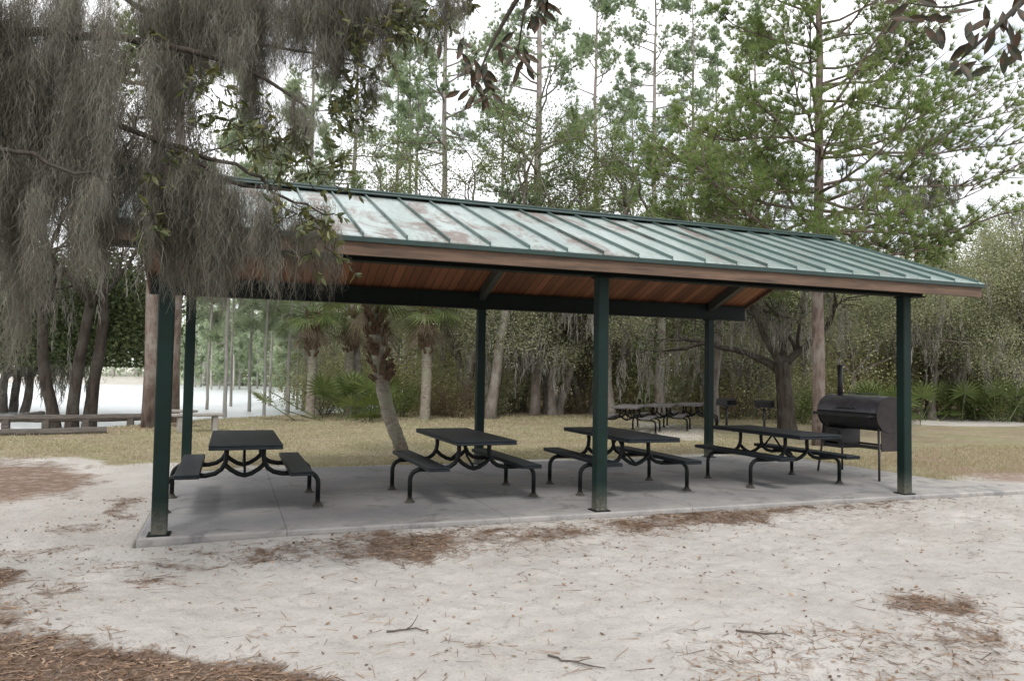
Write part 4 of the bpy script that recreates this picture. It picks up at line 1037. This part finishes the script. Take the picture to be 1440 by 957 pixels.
limb([(1470, -30, 3.5), (1400, -5, 3.5), (1330, 12, 3.5), (1280, 5, 3.5)], .010, .003)
limb([(1410, 30, 3.4), (1425, 60, 3.4), (1415, 80, 3.4)], .006, .003)
limb([(-.1, .08, 4.0, 0), (1300, -330, 3.7), (1000, -220, 3.9), (800, -120, 4.1), (745, -30, 4.2), (690, 60, 4.2), (672, 110, 4.2)], .04, .004)
limb([(800, -120, 4.1), (775, -40, 4.1), (760, 10, 4.1), (752, 30, 4.1)], .012, .004)
limb([(745, -30, 4.2), (735, 30, 4.2), (728, 75, 4.2)], .009, .004)
mb.build('trunk', M['oak_bark'], mg, True)
VV = []
def mleaf(a, b_, dp, ang, L=.115, w=.036):
    """one stiff leaf from pixel column a,b hanging at an angle"""
    p = at(a, b_, dp)-ML; d = CR*math.cos(ang)+CU*math.sin(ang)+FW*rng.uniform(-.5, .5); d = unit(d); sd = unit(np.cross(d, FW+rdir(1)[0]*.6)); nr = np.cross(d, sd)
    for sg in (1, -1):
        pr = [(0, 0), (.12, .3), (.35, .95), (.6, 1.), (.85, .55), (1, 0)]
        for (t0, w0), (t1, w1_) in zip(pr[:-1], pr[1:]):
            VV.append([p+d*L*t0, p+d*L*t0+sd*w*.5*w0*sg+nr*w*.12*w0, p+d*L*t1+sd*w*.5*w1_*sg+nr*w*.12*w1_, p+d*L*t1])
for a, b_, an in [(1322, 35, -1.5), (1318, 40, -1.65), (1358, 38, -1.5), (1378, 45, -2.2), (1362, 60, -2.3), (1350, 85, -2.3), (1350, 88, -1.6), (1375, 85, -2.7), (1398, 92, -2.9), (1412, 68, -1.5), (1415, 60, -1.2),
                  (1418, 30, -1.3), (1430, 10, -1.5), (1400, 40, -2.0), (1410, 15, -1.7), (1435, 40, -1.8), (1280, 5, -2.5), (1268, 0, -2.9), (1290, 30, 2.9), (1310, 25, 3.0), (1330, 20, .2), (1300, 35, -1.2), (1325, 22, -2.8),
                  (1340, 25, 3.5), (1385, 5, -1.3), (1440, 70, -2.4), (1432, -10, -1.9), (1270, 20, -2.4), (1285, -5, -.6), (1395, 25, -2.6), (1365, 30, -2.0)]:
    mleaf(a, b_, 3.4+rng.uniform(-.08, .08), an+rng.normal()*.12)
for cx_, cy_, dp, nn in [(676, 95, 4.2, 9), (680, 125, 4.2, 9), (668, 118, 4.2, 5), (730, 78, 4.2, 8), (752, 12, 4.1, 10), (765, -10, 4.1, 10), (715, 60, 4.2, 5), (640, 60, 4.3, 5), (655, 90, 4.3, 4)]:
    for _ in range(nn): mleaf(cx_+rng.normal()*9, cy_+rng.normal()*8, dp, rng.uniform(-2.7, -.5), .105, .031)
quads_obj('leaves', np.array(VV).reshape(-1, 3), M['magnolia'], mg)

# ------------------------------------------------------------------ litter, twigs and grass blades on the ground
def scatter(n, x0, x1, y0, y1, fn):
    xs = rng.uniform(x0, x1, n); ys = rng.uniform(y0, y1, n); k = rng.uniform(0, 1, n) < fn(xs, ys); return xs[k], ys[k]
def ground_z(xs, ys):                               # height of the displaced sheet
    i = np.clip(np.searchsorted(gx, xs)-1, 0, nx-2); j = np.clip(np.searchsorted(gy, ys)-1, 0, ny-2); Z = z.reshape(ny, nx)
    fx = (xs-gx[i])/(gx[i+1]-gx[i]); fy = (ys-gy[j])/(gy[j+1]-gy[j])
    return (Z[j, i]*(1-fx)+Z[j, i+1]*fx)*(1-fy)+(Z[j+1, i]*(1-fx)+Z[j+1, i+1]*fx)*fy
def lie_flat(xs, ys, size, asp, zoff=.004, tilt=.35):
    n = len(xs); a = rng.uniform(0, 6.28, n); d = np.stack([np.cos(a), np.sin(a), rng.normal(0, tilt*.5, n)], 1); s = np.stack([-np.sin(a), np.cos(a), rng.normal(0, tilt, n)], 1)
    L = size*rng.uniform(.5, 1.4, n)[:, None]; p = np.stack([xs, ys, ground_z(xs, ys)+zoff+rng.uniform(0, .006, n)], 1)
    return np.stack([p-d*L*.5, p+s*L*asp*.5, p+d*L*.5+np.array((0, 0, .004)), p-s*L*asp*.5], 1).reshape(-1, 3)
offslab = lambda a, b_: (-sdf(a, b_, SLAB) > .03)
xs, ys = scatter(90000, -3.5, 12, -6.8, 3, lambda a, b_: (litter_at(a, b_)**2*1.1+.012+.10*vnoise(a, b_, 1.4, 55)**3+.16*(np.clip(1-np.abs(b_+.45)/.4, 0, 1)*vnoise(a, b_, 1.2, 3)))*offslab(a, b_))
V = [lie_flat(xs, ys, .036, .45)]
xs, ys = scatter(2500, -3.5, 12, -6.8, 0, lambda a, b_: offslab(a, b_)*(vnoise(a, b_, .8, 8)**2)); V.append(lie_flat(xs, ys, .03, .5))
lf = quads_obj('fallen_leaves', np.concatenate(V), M['dead_leaf']); tag(lf, 'brown fallen leaves scattered over the sand', kind='stuff', cat='fallen leaves')
xs, ys = scatter(150000, -3.5, 11, -6.8, .2, lambda a, b_: (litter_at(a, b_)**1.3*.40+.004+.05*vnoise(a, b_, .7, 31)**4)*offslab(a, b_))
n = len(xs); a = rng.uniform(0, 6.28, n); d = np.stack([np.cos(a), np.sin(a), 0*a], 1); s = np.stack([-np.sin(a), np.cos(a), 0*a], 1)*.0016; p = np.stack([xs, ys, ground_z(xs, ys)+.006], 1); L = rng.uniform(.05, .19, n)[:, None]
st = quads_obj('pine_straw_litter', np.stack([p-d*L/2-s, p-d*L/2+s, p+d*L/2+s+np.array((0, 0, .004)), p+d*L/2-s], 1).reshape(-1, 3), M['dead_leaf']); tag(st, 'thin dry pine needles lying on the sand', kind='stuff', cat='pine needles')
# a few sticks lying on the sand
stk = [(545, 890, 600, 886, 'thin bent stick lying on the sand left of the centre'), (770, 925, 850, 944, 'dark stick lying on the sand near the bottom of the picture'),
       (1035, 886, 1112, 893, 'reddish brown stick lying on the sand at lower right'), (1300, 700, 1345, 708, 'thin root poking from the slab corner by the right front post')]
for a, b_, c_, d_, lb in stk:
    p0 = np.array(ground_at(a, b_)); p1 = np.array(ground_at(c_, d_)); mb = MB(); pts = []
    for k in range(7):
        q = p0+(p1-p0)*k/6+rng.normal(size=2)*.012; pts.append((q[0]-p0[0], q[1]-p0[1], float(ground_z(np.array([q[0]]), np.array([q[1]]))[0])+.010))
    mb.tube(pts, np.linspace(.0065, .003, 7), 6); q, _d = path(pts[3], (p1-p0).tolist()+[.1], .12, 3, .3); mb.tube(q, [.005, .004, .003, .002], 5)
    o = mb.build('fallen_stick', M['twig']); o.location = (p0[0], p0[1], 0); tag(o, lb, 'stick')
# grass blades on the lawn
V = []
for x0, x1, y0, y1, n_, h in ((-4, 14, 4.3, 12, 130000, .055), (-8, 22, 12, 20, 90000, .07), (11.4, 20, .5, 6, 60000, .06)):
    xs, ys = scatter(n_, x0, x1, y0, y1, lambda a, b_: grass_at(a, b_)**1.5*(vnoise(a, b_, 1.3, 2)*.9+.15)*offslab(a, b_)*(sdf(a, b_, LAKE) < -1))
    n = len(xs); a = rng.uniform(0, 6.28, n); s = np.stack([np.cos(a), np.sin(a), 0*a], 1)*.0045*(1+ys/14)[:, None]; p = np.stack([xs, ys, ground_z(xs, ys)-.005], 1)
    t_ = p+np.stack([rng.normal(0, h*.7, n), rng.normal(0, h*.7, n), h*rng.uniform(.4, 1.2, n)], 1); V.append(np.stack([p-s, p+s, t_], 1).reshape(-1, 3))
gr = quads_obj('grass', np.concatenate(V), M['straw'], k=3); tag(gr, 'short dry tan lawn grass behind the pavilion', kind='stuff', cat='grass')

# ------------------------------------------------------------------ light: bright thin overcast with blue gaps
w = bpy.data.worlds.new('World'); bpy.context.scene.world = w; w.use_nodes = True; nt = w.node_tree
bg = nt.nodes['Background']; sky = N(nt, 'ShaderNodeTexSky', sky_type='NISHITA'); sky.sun_disc = False
SE, SR = R(50), R(205)
sky.sun_elevation = SE; sky.sun_rotation = SR; sky.air_density = 1.; sky.dust_density = 2.
tc = N(nt, 'ShaderNodeTexCoord').outputs['Generated']
mp = N(nt, 'ShaderNodeMapping'); mp.inputs['Scale'].default_value = (1, 1, 2.4); nt.links.new(tc, mp.inputs['Vector'])
cn = noise(nt, 2.1, 7, .6, mp.outputs['Vector'], .5)
cloud = ramp(nt, noise(nt, 3.5, 5, .6, mp.outputs['Vector']), [(.25, (12.0, 12.6, 13.8)), (.6, (15.2, 15.2, 15.4))])
fc = ramp(nt, cn, [(.34, g3(.35)), (.48, g3(1))])
nt.links.new(mix(nt, fc, sky.outputs[0], cloud), bg.inputs['Color']); bg.inputs['Strength'].default_value = .115
sl = bpy.data.lights.new('sun', 'SUN'); sl.energy = 2.2; sl.angle = R(12); sl.color = (1, .96, .9)
so = bpy.data.objects.new('sun', sl); C.objects.link(so)
sd = Vector((math.sin(SR)*math.cos(SE), math.cos(SR)*math.cos(SE), math.sin(SE)))   # toward the sun
so.rotation_euler = sd.to_track_quat('Z', 'Y').to_euler(); so.location = (0, 0, 30)
sc = bpy.context.scene; sc.view_settings.view_transform = 'Standard'; sc.view_settings.look = 'None'; sc.view_settings.exposure = 0
sc.render.engine = 'CYCLES'; sc.cycles.max_bounces = 6; sc.cycles.transparent_max_bounces = 4; sc.cycles.use_denoising = True
